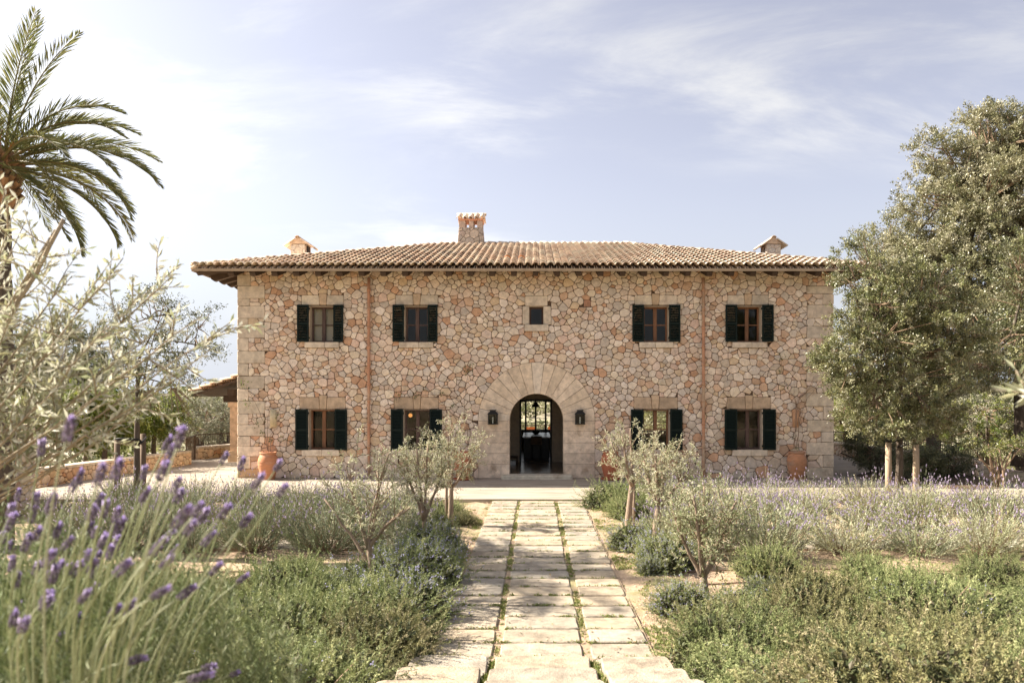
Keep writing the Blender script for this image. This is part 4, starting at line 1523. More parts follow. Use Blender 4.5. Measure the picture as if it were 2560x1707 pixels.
# drip hoses lying on the beds
for i, (x0, x1, y, lab) in enumerate(((-9, -1.6, 11.2, 'brown drip hose left of the path, nearer the lavender'), (-8, -1.7, 10.2, 'brown drip hose left of the path, nearer the steps'),
                                      (1.9, 9.5, 11.4, 'brown drip hose right of the path, nearer the lavender'), (2.2, 9.0, 10.6, 'brown drip hose right of the path, nearer the steps'))):
    xs = np.linspace(x0, x1, 40)
    ys = y + .12 * np.sin(xs * 1.3 + i) + .05 * np.sin(xs * 3.1)
    g = Geo().tube(np.stack([xs, ys, ground_z(xs, ys) + .02], -1), .011, 5)
    tag(g.obj('drip_hose', M_HOSE), lab, 'hose', 'drip hoses on the beds')

# ------------------------------------------------------------ olive trees
OLIVE = [(0.426, 0.426, 0.263), (0.526, 0.51, 0.347), (0.336, 0.347, 0.189), (0.594, 0.571, 0.41), (0.235, 0.258, 0.126), (0.459, 0.448, 0.284), (0.638, 0.616, 0.462)]
OLIVE_D = [(0.221, 0.26, 0.12), (0.312, 0.338, 0.18), (0.39, 0.403, 0.24), (0.169, 0.202, 0.09), (0.468, 0.468, 0.312)]


def shoot_leaves(g, pts, rg, per, ln, wd, pal, t0=.15, spread=.9):
    n = len(pts)
    t = np.linspace(t0, 1, per)
    idx = t * (n - 1)
    i0 = np.clip(idx.astype(int), 0, n - 2)
    f = (idx - i0)[:, None]
    P = pts[i0] * (1 - f) + pts[i0 + 1] * f
    T = unit(pts[i0 + 1] - pts[i0])
    D = unit(T * .7 + unit(rg.normal(size=P.shape)) * spread + (0, 0, .12))
    leaves(g, P, D, rg.uniform(ln * .7, ln * 1.15, per), rg.uniform(wd * .8, wd * 1.15, per), pick(rg, pal, per, .12), rg)


def olive(name, label, base, forks, crown, seed, nshoot=120, per=30, pal=OLIVE, trunk_r=.045, ln=.058, wd=.0135, bare=()):
    """forks: list of polylines (trunk first); crown: (centre, radii) of the leafy part."""
    rg = np.random.default_rng(seed)
    B = np.array(base)
    t = thing(name, label, 'olive tree', base, 'young olive trees along the path')
    g = Geo()
    nodes = []
    for i, f in enumerate(forks):
        P = np.array(f, float)
        Q = np.concatenate([bez(P[0], P[1], P[2], 8)]) if len(P) == 3 else np.stack([np.interp(np.linspace(0, 1, 8), np.linspace(0, 1, len(P)), P[:, k]) for k in range(3)], -1)
        r0 = trunk_r if i == 0 else trunk_r * .62
        r1 = trunk_r * .72 if i == 0 else trunk_r * .2
        Q = Q + rg.normal(0, .006, Q.shape) * (i > 0)
        g.tube(Q, np.linspace(r0 * (1.25 if i == 0 else 1), r1, 8), 8, (1, 1, 1))
        if i > 0:
            nodes.append(Q)
    g.obj('trunk', M_BARK, t, True)
    c, r = np.array(crown[0]), np.array(crown[1])
    tw, lf = Geo(), Geo()
    N_ = np.concatenate(nodes)
    for s in range(nshoot):
        d = unit(rg.normal(size=3))
        e = c + d * r * rg.uniform(.45, 1.12) + (0, 0, .22 * rg.random() ** 3)
        k = np.argmin(np.linalg.norm(N_ - (e * .55 + (c - (0, 0, r[2] * .7)) * .45), axis=1) + rg.uniform(0, .12, len(N_)))
        a = N_[k]
        m = (a + e) / 2 + rg.normal(0, .07, 3) + (0, 0, .05)
        P = bez(a, m, e, 7)
        tw.tube(P, np.linspace(.007, .002, 7), 3, (1, 1, 1), cap=False)
        shoot_leaves(lf, P, rg, per, ln, wd, pal, .3)
        for _ in range(2):
            i = rg.integers(2, 6)
            e2 = P[i] + unit(rg.normal(size=3) + unit(e - a) * .8) * rg.uniform(.10, .24)
            P2 = bez(P[i], (P[i] + e2) / 2 + rg.normal(0, .02, 3), e2, 4)
            tw.tube(P2, np.linspace(.004, .0015, 4), 3, (1, 1, 1), cap=False)
            shoot_leaves(lf, P2, rg, per // 2, ln, wd, pal, .1)
    tw.obj('branches', M_TWIG, t)
    lf.obj('crown', M_LEAF, t)
    return t


def gp(pxx, Y):
    x = (pxx - VX) * Y / FPX
    return (x, Y, float(ground_z(x, Y)) - .02)


def rel(base, pxx, pyy, dy=0.0):
    q = px(pxx, pyy, base[1] + dy)
    return (q[0] - base[0], dy, q[2] - base[2])


b = gp(940, 9.7)
f0 = rel(b, 920, 1370)
olive('olive_tree', 'forked young olive with cut bare limbs, left of the path nearest the steps', b,
      [[(0, 0, 0), (-.03, 0, .35), rel(b, 920, 1345)], [rel(b, 930, 1418), rel(b, 900, 1370, .1), rel(b, 812, 1245, .15)], [f0, rel(b, 900, 1290, -.1), rel(b, 862, 1165, -.15)],
       [f0, rel(b, 925, 1280), rel(b, 975, 1125, .1)], [f0, rel(b, 955, 1260, .2), rel(b, 945, 1180, .3)], [f0, rel(b, 960, 1310), rel(b, 1022, 1270, -.2)]],
      (rel(b, 925, 1245), (.68, .6, .72)), 31, nshoot=56, per=22, trunk_r=.05)
b = gp(1068, 12.7)
f0 = rel(b, 1060, 1300)
olive('olive_tree', 'young olive with round silver crown, middle one of the left row', b,
      [[(0, 0, 0), (-.02, 0, .3), rel(b, 1060, 1285)], [f0, rel(b, 1030, 1230), rel(b, 1010, 1140)], [f0, rel(b, 1065, 1220, .2), rel(b, 1070, 1110, .2)], [f0, rel(b, 1085, 1240), rel(b, 1115, 1150)],
       [f0, rel(b, 1050, 1220, -.3), rel(b, 1040, 1120, -.3)]],
      (rel(b, 1062, 1170), (.62, .6, .78)), 32, nshoot=92, per=26, trunk_r=.05)
b = gp(1126, 15.3)
f0 = rel(b, 1128, 1220)
olive('olive_tree', 'young olive tied to a thin stake, nearest the house in the left row', b,
      [[(0, 0, 0), (.01, 0, .3), rel(b, 1128, 1205)], [f0, rel(b, 1110, 1190), rel(b, 1085, 1110)], [f0, rel(b, 1130, 1170, .2), rel(b, 1140, 1080, .2)], [f0, rel(b, 1155, 1190), rel(b, 1190, 1120)],
       [f0, rel(b, 1120, 1180, -.3), rel(b, 1120, 1090, -.3)]],
      (rel(b, 1132, 1128), (.70, .65, .62)), 33, nshoot=90, per=24, trunk_r=.055)
b = gp(1568, 14.8)
f0 = rel(b, 1580, 1215)
olive('olive_tree', 'young olive tied to a thin stake, nearest the house in the right row', b,
      [[(0, 0, 0), (.04, 0, .5), rel(b, 1580, 1205)], [f0, rel(b, 1560, 1180), rel(b, 1525, 1100)], [f0, rel(b, 1580, 1160, .2), rel(b, 1575, 1070, .2)], [f0, rel(b, 1600, 1180), rel(b, 1625, 1110)],
       [f0, rel(b, 1570, 1180, -.3), rel(b, 1555, 1090, -.3)]],
      (rel(b, 1572, 1135), (.62, .6, .68)), 34, nshoot=62, per=24, trunk_r=.06)
b = gp(1638, 12.6)
f0 = rel(b, 1648, 1265)
olive('olive_tree', 'young olive with thick pale trunk, middle one of the right row', b,
      [[(0, 0, 0), (.02, 0, .5), rel(b, 1649, 1250)], [f0, rel(b, 1630, 1240), rel(b, 1610, 1150)], [f0, rel(b, 1660, 1210, .2), rel(b, 1665, 1120, .2)], [f0, rel(b, 1680, 1240), rel(b, 1720, 1170)],
       [f0, rel(b, 1640, 1200, -.3), rel(b, 1640, 1130, -.3)]],
      (rel(b, 1655, 1175), (.62, .6, .62)), 35, nshoot=86, per=24, trunk_r=.07)
b = gp(1764, 9.5)
f0 = rel(b, 1758, 1440)
olive('olive_tree', 'bushy young olive with short trunk, right of the path nearest the steps', b,
      [[(0, 0, 0), (-.01, 0, .15), rel(b, 1758, 1432)], [f0, rel(b, 1735, 1420), rel(b, 1690, 1300)], [f0, rel(b, 1765, 1350, .2), rel(b, 1760, 1215, .2)], [f0, rel(b, 1790, 1380), rel(b, 1840, 1250)],
       [f0, rel(b, 1750, 1350, -.3), rel(b, 1735, 1240, -.3)], [f0, rel(b, 1780, 1400), rel(b, 1850, 1340)]],
      (rel(b, 1766, 1300), (.60, .58, .66)), 36, nshoot=120, per=24, pal=OLIVE_D + OLIVE[:3], trunk_r=.06)


def stake(label, base, h, r, m, lean=(0, 0), group='stakes beside trees'):
    g = Geo().tube([(0, 0, -.1), (lean[0] * .5, lean[1] * .5, h * .5), (lean[0], lean[1], h)], [r, r, r * .95], 9)
    tag(g.obj('wooden_stake', m, None, True, base), label, 'stake', group)


stake('thin wooden stake beside the olive nearest the house in the left row', gp(1116, 15.35), 1.15, .03, M_BARK)
stake('thin wooden stake beside the olive nearest the house in the right row', gp(1585, 15.0), 1.0, .028, M_BARK)

# dry leaves blown on to the paving
rg = np.random.default_rng(90)
n = 420
X = np.concatenate([rg.uniform(-1.1, 1.25, 220), rg.uniform(-9, 10, 200)])
Y = np.concatenate([rg.uniform(7.2, 18.8, 220), 19.1 + 4.7 * rg.random(200)])
P = np.stack([X, Y, np.where(Y < 18.95, -.018, .006)], -1)
D = np.stack([rg.normal(size=n), rg.normal(size=n), rg.uniform(0, .25, n)], -1)
g = Geo()
leaves(g, P, D, rg.uniform(.03, .06, n), rg.uniform(.012, .024, n), pick(rg, [(.22, .14, .07), (.30, .21, .11), (.16, .11, .06), (.26, .24, .12)], n), rg, up=2.5)
kind(g.obj('fallen_leaves', M_SOFT), 'stuff')

# ------------------------------------------------------------ larger trees
OAK = [(.15, .165, .06), (.21, .22, .09), (.29, .285, .14), (.09, .10, .04), (.31, .295, .19), (.15, .14, .06), (.21, .21, .11)]
OAK_G = [(.21, .205, .11), (.27, .26, .15), (.34, .32, .20), (.15, .155, .07), (.39, .365, .25), (.23, .215, .115)]
OAK_D = [(.06, .07, .03), (.085, .095, .04), (.11, .115, .055), (.15, .15, .08)]
BRIGHT = [(.16, .20, .035), (.21, .24, .05), (.12, .16, .03), (.27, .27, .07), (.09, .125, .025)]
GREY = [(.22, .22, .15), (.27, .265, .19), (.17, .175, .11), (.31, .30, .22), (.14, .15, .085)]


def tree(name, label, cat, base, blobs, seed, nclump=140, per=300, cr=.42, ln=.06, wd=.026, pal=OAK, lm=None, bark=None,
         trunk_r=.12, trunk_top=None, group=None, twigs=9, limbs=True, lean=(0, 0), stems=1):
    rg = np.random.default_rng(seed)
    t = thing(name, label, cat, base, group)
    B = np.array(base, float)
    C0 = np.array([b[0] for b in blobs], float) - B
    R0 = np.array([b[1] for b in blobs], float)
    vol = np.prod(R0, 1)
    cc = (C0 * vol[:, None]).sum(0) / vol.sum()
    tt = np.array(trunk_top, float) - B if trunk_top is not None else np.array((cc[0] * .6, cc[1] * .6, cc[2] * .75))
    g = Geo()
    tips = []
    for s in range(stems):
        off = np.array((0, 0, 0)) if stems == 1 else np.append(rg.normal(0, .10, 2), 0)
        top_ = tt if stems == 1 else tt + np.append(rg.normal(0, R0[0][0] * .4, 2), rg.uniform(-.2, .3))
        Q = bez(off, np.array((off[0] * 1.2 + lean[0], off[1] * 1.2 + lean[1], tt[2] * .5)), top_, 9)
        Q[1:-1] += rg.normal(0, trunk_r * .12, (7, 3))
        rr = np.linspace(trunk_r * 1.15, trunk_r * .55, 9)
        rr[0] *= 1.25
        g.tube(Q, rr, 10 if stems == 1 else 6, (1, 1, 1))
        tips.append(Q)
    for c, r in zip(C0, R0):                                   # main limbs
        for k in range(3 if len(blobs) > 1 else 6):
            Q = tips[rg.integers(0, len(tips))]
            a = Q[rg.integers(5, len(Q))]
            e = c + unit(rg.normal(size=3)) * r * .45
            m = a * .5 + e * .5 + (0, 0, .12 * np.linalg.norm(e - a)) + rg.normal(0, .1, 3) * r.mean() * .3
            P = bez(a, m, e, 8)
            g.tube(P, np.linspace(trunk_r * .30, trunk_r * .06, 8), 6, (1, 1, 1), cap=False)
            tips.append(P)
    g.obj('trunk', bark or M_DBARK, t, True)
    N_ = np.concatenate(tips)
    which = rg.choice(len(blobs), nclump, p=vol ** .75 / (vol ** .75).sum())
    d = unit(rg.normal(size=(nclump, 3)))
    rad = rg.uniform(.25, 1.0, nclump) ** .5 * rg.uniform(.86, 1.1, nclump)
    CC = C0[which] + d * R0[which] * rad[:, None]
    tw, lf = Geo(), Geo()
    for i in range(nclump):
        k = np.argmin(np.linalg.norm(N_ - CC[i] * .8 - cc * .2, axis=1))
        a = N_[k]
        P = bez(a, (a + CC[i]) / 2 + rg.normal(0, .08, 3), CC[i], 5)
        tw.tube(P, np.linspace(.018, .006, 5) * (trunk_r / .12) ** .5, 4, (1, 1, 1), cap=False)
    # leaf sprigs round each clump
    n = nclump * twigs
    c = np.repeat(CC, twigs, 0)
    outw = np.repeat(d, twigs, 0)
    e = unit(rg.normal(size=(n, 3)) + outw * .8 + (0, 0, .25)) * (cr * rg.uniform(.35, 1.25, (n, 1))) * (1, 1, .85)
    q = max(1, per // twigs)
    uu = np.sqrt(rg.uniform(.02, 1.05, (n, q, 1)))
    P = (c[:, None] + e[:, None] * uu + rg.normal(0, .035, (n, q, 3)) * (cr / .42)).reshape(-1, 3)
    D = (unit(e)[:, None] * .7 + unit(rg.normal(size=(n, q, 3))) * .9).reshape(-1, 3)
    m = len(P)
    tint = np.repeat(pick(rg, pal, n, .24), q, 0) * rg.uniform(.8, 1.2, (m, 1))
    leaves(lf, P, D, rg.uniform(ln * .7, ln * 1.2, m), rg.uniform(wd * .8, wd * 1.15, m), tint, rg, up=.8)
    if limbs:
        tw.obj('branches', M_TWIG, t)
    lf.obj('crown', lm or M_GLOSSY, t)
    return t


def P3(x, y, Y):
    return px(x, y, Y)


def blob(pxx, pyy, Y, rx, rz, ry=None):
    return (px(pxx, pyy, Y), (rx, ry or rx, rz))


def gb(pxx, Y, z=None):
    x = (pxx - VX) * Y / FPX
    return (x, Y, float(ground_z(x, Y)) - .03 if z is None else z)


# staked young holm oak in the right bed
tree('holm_oak', 'young staked holm oak with a dense crown in front of the right house corner', 'tree', gb(2248, 18.6),
     [blob(2245, 880, 18.6, 1.75, 1.45), blob(2190, 700, 18.8, 1.0, .95), blob(2140, 890, 18.4, .9, .95), blob(2350, 850, 18.9, 1.2, 1.3), blob(2290, 740, 18.6, 1.1, 1.0), blob(2160, 1000, 18.5, .8, .55), blob(2150, 650, 18.6, .62, .6), blob(2245, 1050, 18.6, 1.5, .42), blob(2112, 880, 18.3, .55, .8), blob(2200, 800, 18.0, .9, .9), blob(2330, 1030, 18.5, .9, .5)],
     41, nclump=470, per=260, cr=.34, ln=.062, wd=.027, trunk_r=.085, trunk_top=P3(2250, 880, 18.6), pal=OAK)
# staked thin tree in the left bed
tree('holm_oak', 'thin staked young tree with a sparse crown in the left bed', 'tree', gb(342, 18.5),
     [blob(395, 960, 18.5, 1.05, .75), blob(380, 800, 18.4, 1.05, .95), blob(470, 850, 18.6, .95, 1.1), blob(320, 860, 18.6, .7, .9), blob(420, 1030, 18.4, 1.0, .4)],
     42, nclump=120, per=105, cr=.33, ln=.062, wd=.024, trunk_r=.075, trunk_top=P3(345, 900, 18.5), pal=OAK_D + OAK[:2])
# old holm oaks at the right
tree('holm_oak', 'tallest old holm oak at the right edge, rising above the house roof', 'tree', gb(2560, 28, 0),
     [blob(2530, 470, 28, 3.0, 2.8), blob(2400, 560, 28, 2.3, 2.5), blob(2500, 560, 27, 2.2, 2.2), blob(2570, 400, 28, 1.8, 1.8), blob(2520, 330, 28, 1.7, 1.2), blob(2360, 400, 28, 1.1, 1.2), blob(2440, 800, 27.5, 2.4, 2.0), blob(2600, 760, 27, 2.6, 2.4), blob(2640, 500, 28, 2.8, 3.0), blob(2300, 640, 28.5, 1.4, 1.3)],
     43, nclump=940, per=270, cr=.60, ln=.10, wd=.046, pal=OAK_G, trunk_r=.32, trunk_top=P3(2540, 700, 28), group='old holm oaks right of the house')
tree('holm_oak', 'lower old holm oak between the staked oak and the tallest one', 'tree', gb(2330, 30, 0),
     [blob(2300, 780, 30, 2.3, 2.0), blob(2220, 620, 30.5, 1.3, 1.5), blob(2370, 930, 29.5, 2.2, 1.0), blob(2250, 920, 30, 1.7, 1.1)],
     44, nclump=380, per=230, cr=.58, ln=.085, wd=.038, pal=OAK_G + OAK[:3], trunk_r=.22, trunk_top=P3(2320, 800, 30), group='old holm oaks right of the house')
tree('holm_oak', 'old holm oak with low dark boughs at the right edge of the garden', 'tree', gb(2620, 23.5, 0),
     [blob(2560, 860, 23.5, 1.9, 1.0), blob(2640, 700, 23.5, 1.8, 2.0), blob(2470, 920, 23.8, 1.4, .7)],
     45, nclump=230, per=190, cr=.5, ln=.075, wd=.034, pal=OAK + OAK_D, trunk_r=.2, trunk_top=P3(2600, 900, 23.5), group='old holm oaks right of the house')
# background trees: left
k = 0
for i, (a, y, Y, r, rz, pal, lab) in enumerate((
        (150, 1040, 26.5, 1.5, 1.2, BRIGHT, 'bright green citrus bush behind the low wall, next to the gate pier'),
        (262, 1045, 27.0, 1.3, 1.15, BRIGHT, 'bright green citrus bush behind the low wall, left of the staked tree'),
        (385, 1050, 29.0, 1.2, .95, BRIGHT, 'bright green citrus bush behind the low wall, right of the staked tree'),
        (95, 900, 31.0, 2.2, 1.7, OAK_D, 'dark evergreen tree behind the palm trunk at the left edge'),
        (215, 900, 33.0, 2.1, 1.7, OAK_D, 'dark evergreen tree behind the bright bushes, left of the sparse staked tree'),
        (-40, 950, 30.0, 2.0, 1.5, OAK_D, 'dark evergreen tree at the very left edge behind the palm'),
        (505, 1050, 42.0, 2.0, 1.25, GREY, 'grey leafy almond tree behind the railing beside the porch'),
        (430, 1040, 46.0, 2.2, 1.2, GREY, 'grey leafy almond tree behind the railing, farther from the porch'),
        (560, 1040, 48.0, 2.0, 1.2, GREY + OAK[:2], 'grey green tree seen between the porch pillar and the railing'),
        (2120, 1030, 40.0, 1.7, 1.0, BRIGHT + OAK_G, 'light green shrub behind the right railing beside the house'),
        (2330, 1050, 38.0, 1.8, 1.0, BRIGHT + GREY, 'light green shrub behind the railing below the right oaks'),
        (2470, 1040, 36.0, 1.8, 1.1, BRIGHT + GREY, 'light green shrub with bare stems behind the right railing'),
        (2560, 1050, 37.0, 1.8, 1.1, BRIGHT + GREY, 'light green shrub behind the railing at the right edge'),
        (2230, 1030, 44.0, 2.0, 1.1, BRIGHT + GREY, 'light green shrub far behind the staked oak trunk'))):
    base = gb(a, Y)
    tree('background_tree', lab, 'tree', base, [blob(a, y, Y, r, rz), blob(a - 25, y + 40, Y + .3, r * .8, rz * .8), blob(a + 30, y - 12, Y, r * .6, rz * .7)], 60 + i, nclump=100, per=130, cr=.45,
         ln=.10, wd=.052, pal=pal, lm=M_LEAF, trunk_r=.09, trunk_top=P3(a, y, Y), stems=3 if Y > 35 else 1, group='background trees')
for i, (a, y, Y, r, rz, ln, wd, lab) in enumerate((
        (2185, 1115, 24.5, .85, .8, .13, .022, 'dark oleander bush behind the staked oak, beside the right path'),
        (2365, 1150, 23.8, .85, .55, .06, .03, 'low dark shrub right of the staked oak in front of the railing'),
        (2300, 1165, 22.8, .6, .4, .06, .03, 'small dark shrub behind the right wooden stake'))):
    tree('dark_shrub', lab, 'shrub', gb(a, Y, 0), [blob(a, y, Y, r, rz)], 80 + i, nclump=70, per=130, cr=.34, ln=ln, wd=wd, pal=OAK_D, trunk_r=.04, stems=5, group='dark shrubs right of the house')
tree('bare_stemmed_shrub', 'shrub of many pale bare stems with thin green top at the right edge', 'shrub', gb(2500, 21.5, 0),
     [blob(2480, 1115, 21.5, .75, .18), blob(2560, 1110, 21.5, .6, .2)], 84, nclump=50, per=110, cr=.28, ln=.055, wd=.025, pal=BRIGHT + OAK, trunk_r=.028, bark=M_TWIG, stems=12, trunk_top=P3(2500, 1130, 21.5))

# stakes and ties at the two staked trees
for pxx, Y, h, m, lab in ((293, 18.2, 1.62, M_STAKE2, 'dark wooden stake left of the sparse staked tree'), (358, 18.9, 1.75, M_STAKE2, 'dark wooden stake right of the sparse staked tree'),
                          (2221, 18.5, 1.55, M_STAKE, 'round pale stake left of the staked oak trunk'), (2290, 18.3, 1.64, M_STAKE, 'round pale stake right of the staked oak trunk')):
    stake(lab, gb(pxx, Y), h, .075 if pxx > 1000 else .07, m)


def strap(label, pts, r=.022):
    g = Geo().tube(pts, r, 6)
    tag(g.obj('tree_tie', M_IRON, None, True), label, 'tree tie', 'ties between stakes and trees')


strap('black tie between the sparse staked tree and its left stake', [P3(285, 1098, 18.2), P3(310, 1096, 18.3), P3(345, 1099, 18.42), P3(352, 1104, 18.5)], .03)
strap('black tie between the sparse staked tree and its right stake', [P3(340, 1106, 18.4), P3(352, 1109, 18.42), P3(366, 1092, 18.8)], .02)
strap('black tie between the staked oak and its right stake', [P3(2243, 1118, 18.48), P3(2265, 1112, 18.4), P3(2298, 1108, 18.2)], .028)
strap('black tie between the staked oak and its left stake', [P3(2215, 1103, 18.42), P3(2232, 1102, 18.5), P3(2250, 1100, 18.52)], .028)
g = Geo()
a, b = P3(288, 1104, 18.27), P3(352, 1104, 18.8)
g.tube([a, b], .055, 4)
tag(g.obj('brace_board', M_STAKE2), 'short brown board nailed between the two stakes of the sparse tree', 'board')

# ------------------------------------------------------------ palm
rg = np.random.default_rng(77)
PB = np.array(gb(-6, 13.0))
pz = px(0, 395, 13.0)[2] - PB[2]
palm = thing('palm_tree', 'tall date palm with drooping feathery fronds at the left edge', 'palm', tuple(PB))
g = Geo()
zz = np.linspace(0, pz - .25, 30)
g.tube(np.stack([.03 * np.sin(zz * .7), 0 * zz, zz], -1), .235 - .03 * zz / pz + .012 * np.sin(zz * 34) + .09 * ramp01((zz - pz + .75) / .5), 14, (1, 1, 1))
g.obj('trunk', M_DBARK, palm, True)
g = Geo()
for i in range(110):
    a, z = i * 2.4, pz - .75 + i * .0075
    r = .27 + .05 * math.sin(i)
    c, s = math.cos(a), math.sin(a)
    g.tube([(c * r * .7, s * r * .7, z - .08), (c * r, s * r, z), (c * (r + .07), s * (r + .07), z + .07)], [.055, .055, .045], 5,
           np.array(rg.choice([0, 1, 2]) == 0 and (.34, .2, .11) or (.25, .16, .10)))
kind(g.obj('leaf_base', mat('palm_leaf_base', (1, 1, 1), rough=.9, var=.3, attr=True), palm), 'stuff')
g = Geo()
for i in range(26):                                          # orange fruit stalks at the heart
    a = rg.uniform(0, 2 * PI)
    c, s = math.cos(a), math.sin(a)
    g.tube(bez((c * .15, s * .15, pz - .1), (c * .35, s * .35, pz + .25), (c * .55, s * .55, pz + rg.uniform(.05, .4)), 5), [.018, .015, .012, .01, .007], 4, (.55, .22, .05))
g.obj('fruit_stalk', mat('orange_stalk', (.5, .2, .05), rough=.7), palm)
PALM = [(.14, .16, .06), (.18, .195, .08), (.11, .125, .045), (.25, .24, .12), (.20, .195, .07)]


def frond(e0, az, length, droop, yel=0.0):
    n = 26
    t = np.linspace(0, 1, n)
    el = e0 - droop * t ** 1.4
    ds = length / (n - 1)
    r = .12 + np.concatenate([[0], np.cumsum(np.cos(el[:-1]) * ds)])
    z = np.concatenate([[0], np.cumsum(np.sin(el[:-1]) * ds)])
    c, s = math.cos(az), math.sin(az)
    side_bend = .12 * rg.normal() * t ** 2 * length
    P = np.stack([r * c - side_bend * s, r * s + side_bend * c, z + pz - .12], -1)
    g = Geo()
    g.tube(P, np.linspace(.026, .004, n), 4, (.22, .19, .08), cap=False)
    m = 90
    tt = np.concatenate([np.linspace(.13, 1, m)] * 2)
    sd = np.concatenate([np.ones(m), -np.ones(m)])
    i = np.clip((tt * (n - 1)).astype(int), 0, n - 2)
    f = (tt * (n - 1) - i)[:, None]
    B = P[i] * (1 - f) + P[i + 1] * f
    T = unit(P[i + 1] - P[i])
    S_ = unit(np.cross(T, np.array((0, 0, 1.0)) + 1e-3))
    U = np.cross(S_, T)
    ang = .75 - .25 * tt
    D = T * np.cos(ang)[:, None] + S_ * (sd * np.sin(ang) * .82)[:, None] + U * (np.sin(ang) * .5)[:, None] + rg.normal(0, .09, B.shape)
    D[:, 2] -= .16
    Ln = (.10 + .36 * np.sin(PI * np.clip(tt * .93 + .07, 0, 1)) ** .7) * rg.uniform(.85, 1.1, len(tt))
    col = pick(rg, PALM, len(tt), .15) * (1 - yel) + np.array((.30, .25, .08)) * yel
    leaves(g, B, D, Ln, .023, col, rg, fold=.25)
    g.obj('frond', M_LEAF, palm)


special = [(1.5, .3, 2.5, .5), (1.32, .15, 2.6, .8), (1.42, -.25, 2.6, .6), (1.08, .02, 2.35, 1.5), (.98, .4, 2.4, 1.4), (.82, -.2, 2.3, 1.5), (.66, .3, 2.45, 1.5), (.50, .12, 2.65, 1.45), (.40, -.35, 2.55, 1.4), (.2, .1, 2.45, 1.5),
           (.0, -.4, 2.4, 1.4), (-.15, .35, 2.2, 1.2), (-.5, .1, 2.0, .95), (-.3, -.7, 2.2, 1.1)]
for i, (e0, az, ln_, dr) in enumerate(special):
    frond(e0, az, ln_, dr, .35 if i == 10 else 0)
for i in range(24):
    frond(rg.uniform(-.4, 1.3), .75 + i * (2 * PI - 1.5) / 23 + rg.normal(0, .05), rg.uniform(2.4, 2.9), rg.uniform(1.0, 1.4), .3 if rg.random() < .15 else 0)

# ------------------------------------------------------------ low garden walls, railings, pier and gate
def rubble_wall(label, A, B, h, th, seed, name='garden_wall', cope=True, size=.26, tint=(1, 1, 1)):
    A, B = np.array((*A, 0.0)), np.array((*B, 0.0))
    d = B - A
    L_ = np.linalg.norm(d)
    ux = d / L_
    nx = np.array((ux[1], -ux[0], 0))
    t = thing(name, label, 'wall', tuple(A))
    if name == 'garden_wall':
        t['group'] = 'low stone walls round the terrace'
    r = random.Random(seed)
    g = Geo()
    c = lambda s, o, z: ux * s + nx * o + np.array((0, 0, z))
    e = .03
    g.add([c(s, o, z) for s in (e, L_ - e) for o in (-th / 2 + e, th / 2 - e) for z in (-.3, h - (.07 if cope else .0))], [(0, 1, 3, 2), (4, 6, 7, 5), (0, 4, 5, 1), (2, 3, 7, 6), (0, 2, 6, 4), (1, 5, 7, 3)])
    g.obj('wall_core', M_MORTAR, t)
    hh = h - (.08 if cope else 0)
    faces = [(lambda u_, w_, dd: c(u_, th / 2 - e + dd, w_), L_), (lambda u_, w_, dd: c(L_ - u_, -th / 2 + e - dd, w_), L_),
             (lambda u_, w_, dd: c(e - dd, u_ - th / 2, w_), th), (lambda u_, w_, dd: c(L_ - e + dd, th / 2 - u_, w_), th)]
    for f, wd_ in faces:
        for P in rubble(0, wd_, -.02, hh, size, [], [], r, big_base=False, tries=int(4000 * wd_ * hh / 3) + 300):
            g = Geo()
            stone_geo(g, P, f, .035, .014, r, np.array(r.choice(STONES)) * np.array(tint) * r.uniform(.88, 1.05), cut=.025)
            g.obj('wall_stone', M_STONE, t, True)
    if cope:
        s = 0
        while s < L_ - .05:
            q = min(r.uniform(.6, 1.0), L_ - s)
            g = Geo()
            P = round_poly([(s + .004, -th / 2 - .03), (s + q - .004, -th / 2 - .03), (s + q - .004, th / 2 + .03), (s + .004, th / 2 + .03)], .03)
            stone_geo(g, P, lambda u_, w_, dd: c(u_, w_, h - .08 + dd), .08, .02, r, np.array((.55, .45, .34)) * r.uniform(.9, 1.05), cut=0, back=0)
            g.obj('coping_stone', M_DRESS, t)
            s += q
    return t


rubble_wall('low stone wall with flat coping along the left side of the terrace', (-13.3, 28.9), (-14.3, 21.6), .52, .42, 1, tint=(1, .88, .74))
rubble_wall('short low stone wall beside the porch, behind the longer left one', (-12.9, 33.4), (-14.0, 31.2), .52, .4, 2, tint=(1, .88, .74))
rubble_wall('low stone wall along the right terrace edge behind the oleander', (14.3, 24.4), (13.4, 34.6), .55, .42, 3)
rubble_wall('square stone gate pier at the left edge behind the olive branches', (-12.15, 16.75), (-11.28, 16.75), 1.95, .7, 4, name='gate_pier', size=.24)


def railing(label, A, B, z0, z1, step=.12, group='iron railings round the terrace'):
    A, B = np.array(A, float), np.array(B, float)
    L_ = np.linalg.norm(B - A)
    t = thing('iron_railing', label, 'railing', (A[0], A[1], 0), group)
    at = lambda s, z: (*((B - A) * s), z)
    g = Geo()
    g.tube([at(0, z1), at(1, z1)], .022, 5)
    g.obj('top_rail', M_RUST, t)
    g = Geo()
    g.tube([at(0, z0 + .06), at(1, z0 + .06)], .016, 4)
    g.obj('bottom_rail', M_RUST, t)
    n = int(L_ / step)
    me = Geo().tube([(0, 0, z0 + .06), (0, 0, z1)], .009, 4).mesh('baluster', M_RUST)
    mp_ = Geo().tube([(0, 0, z0), (0, 0, z1)], .022, 6).mesh('post', M_RUST)
    for i in range(n + 1):
        put('post' if i % 16 == 0 or i == n else 'baluster', mp_ if i % 16 == 0 or i == n else me, t, at(i / n, 0))


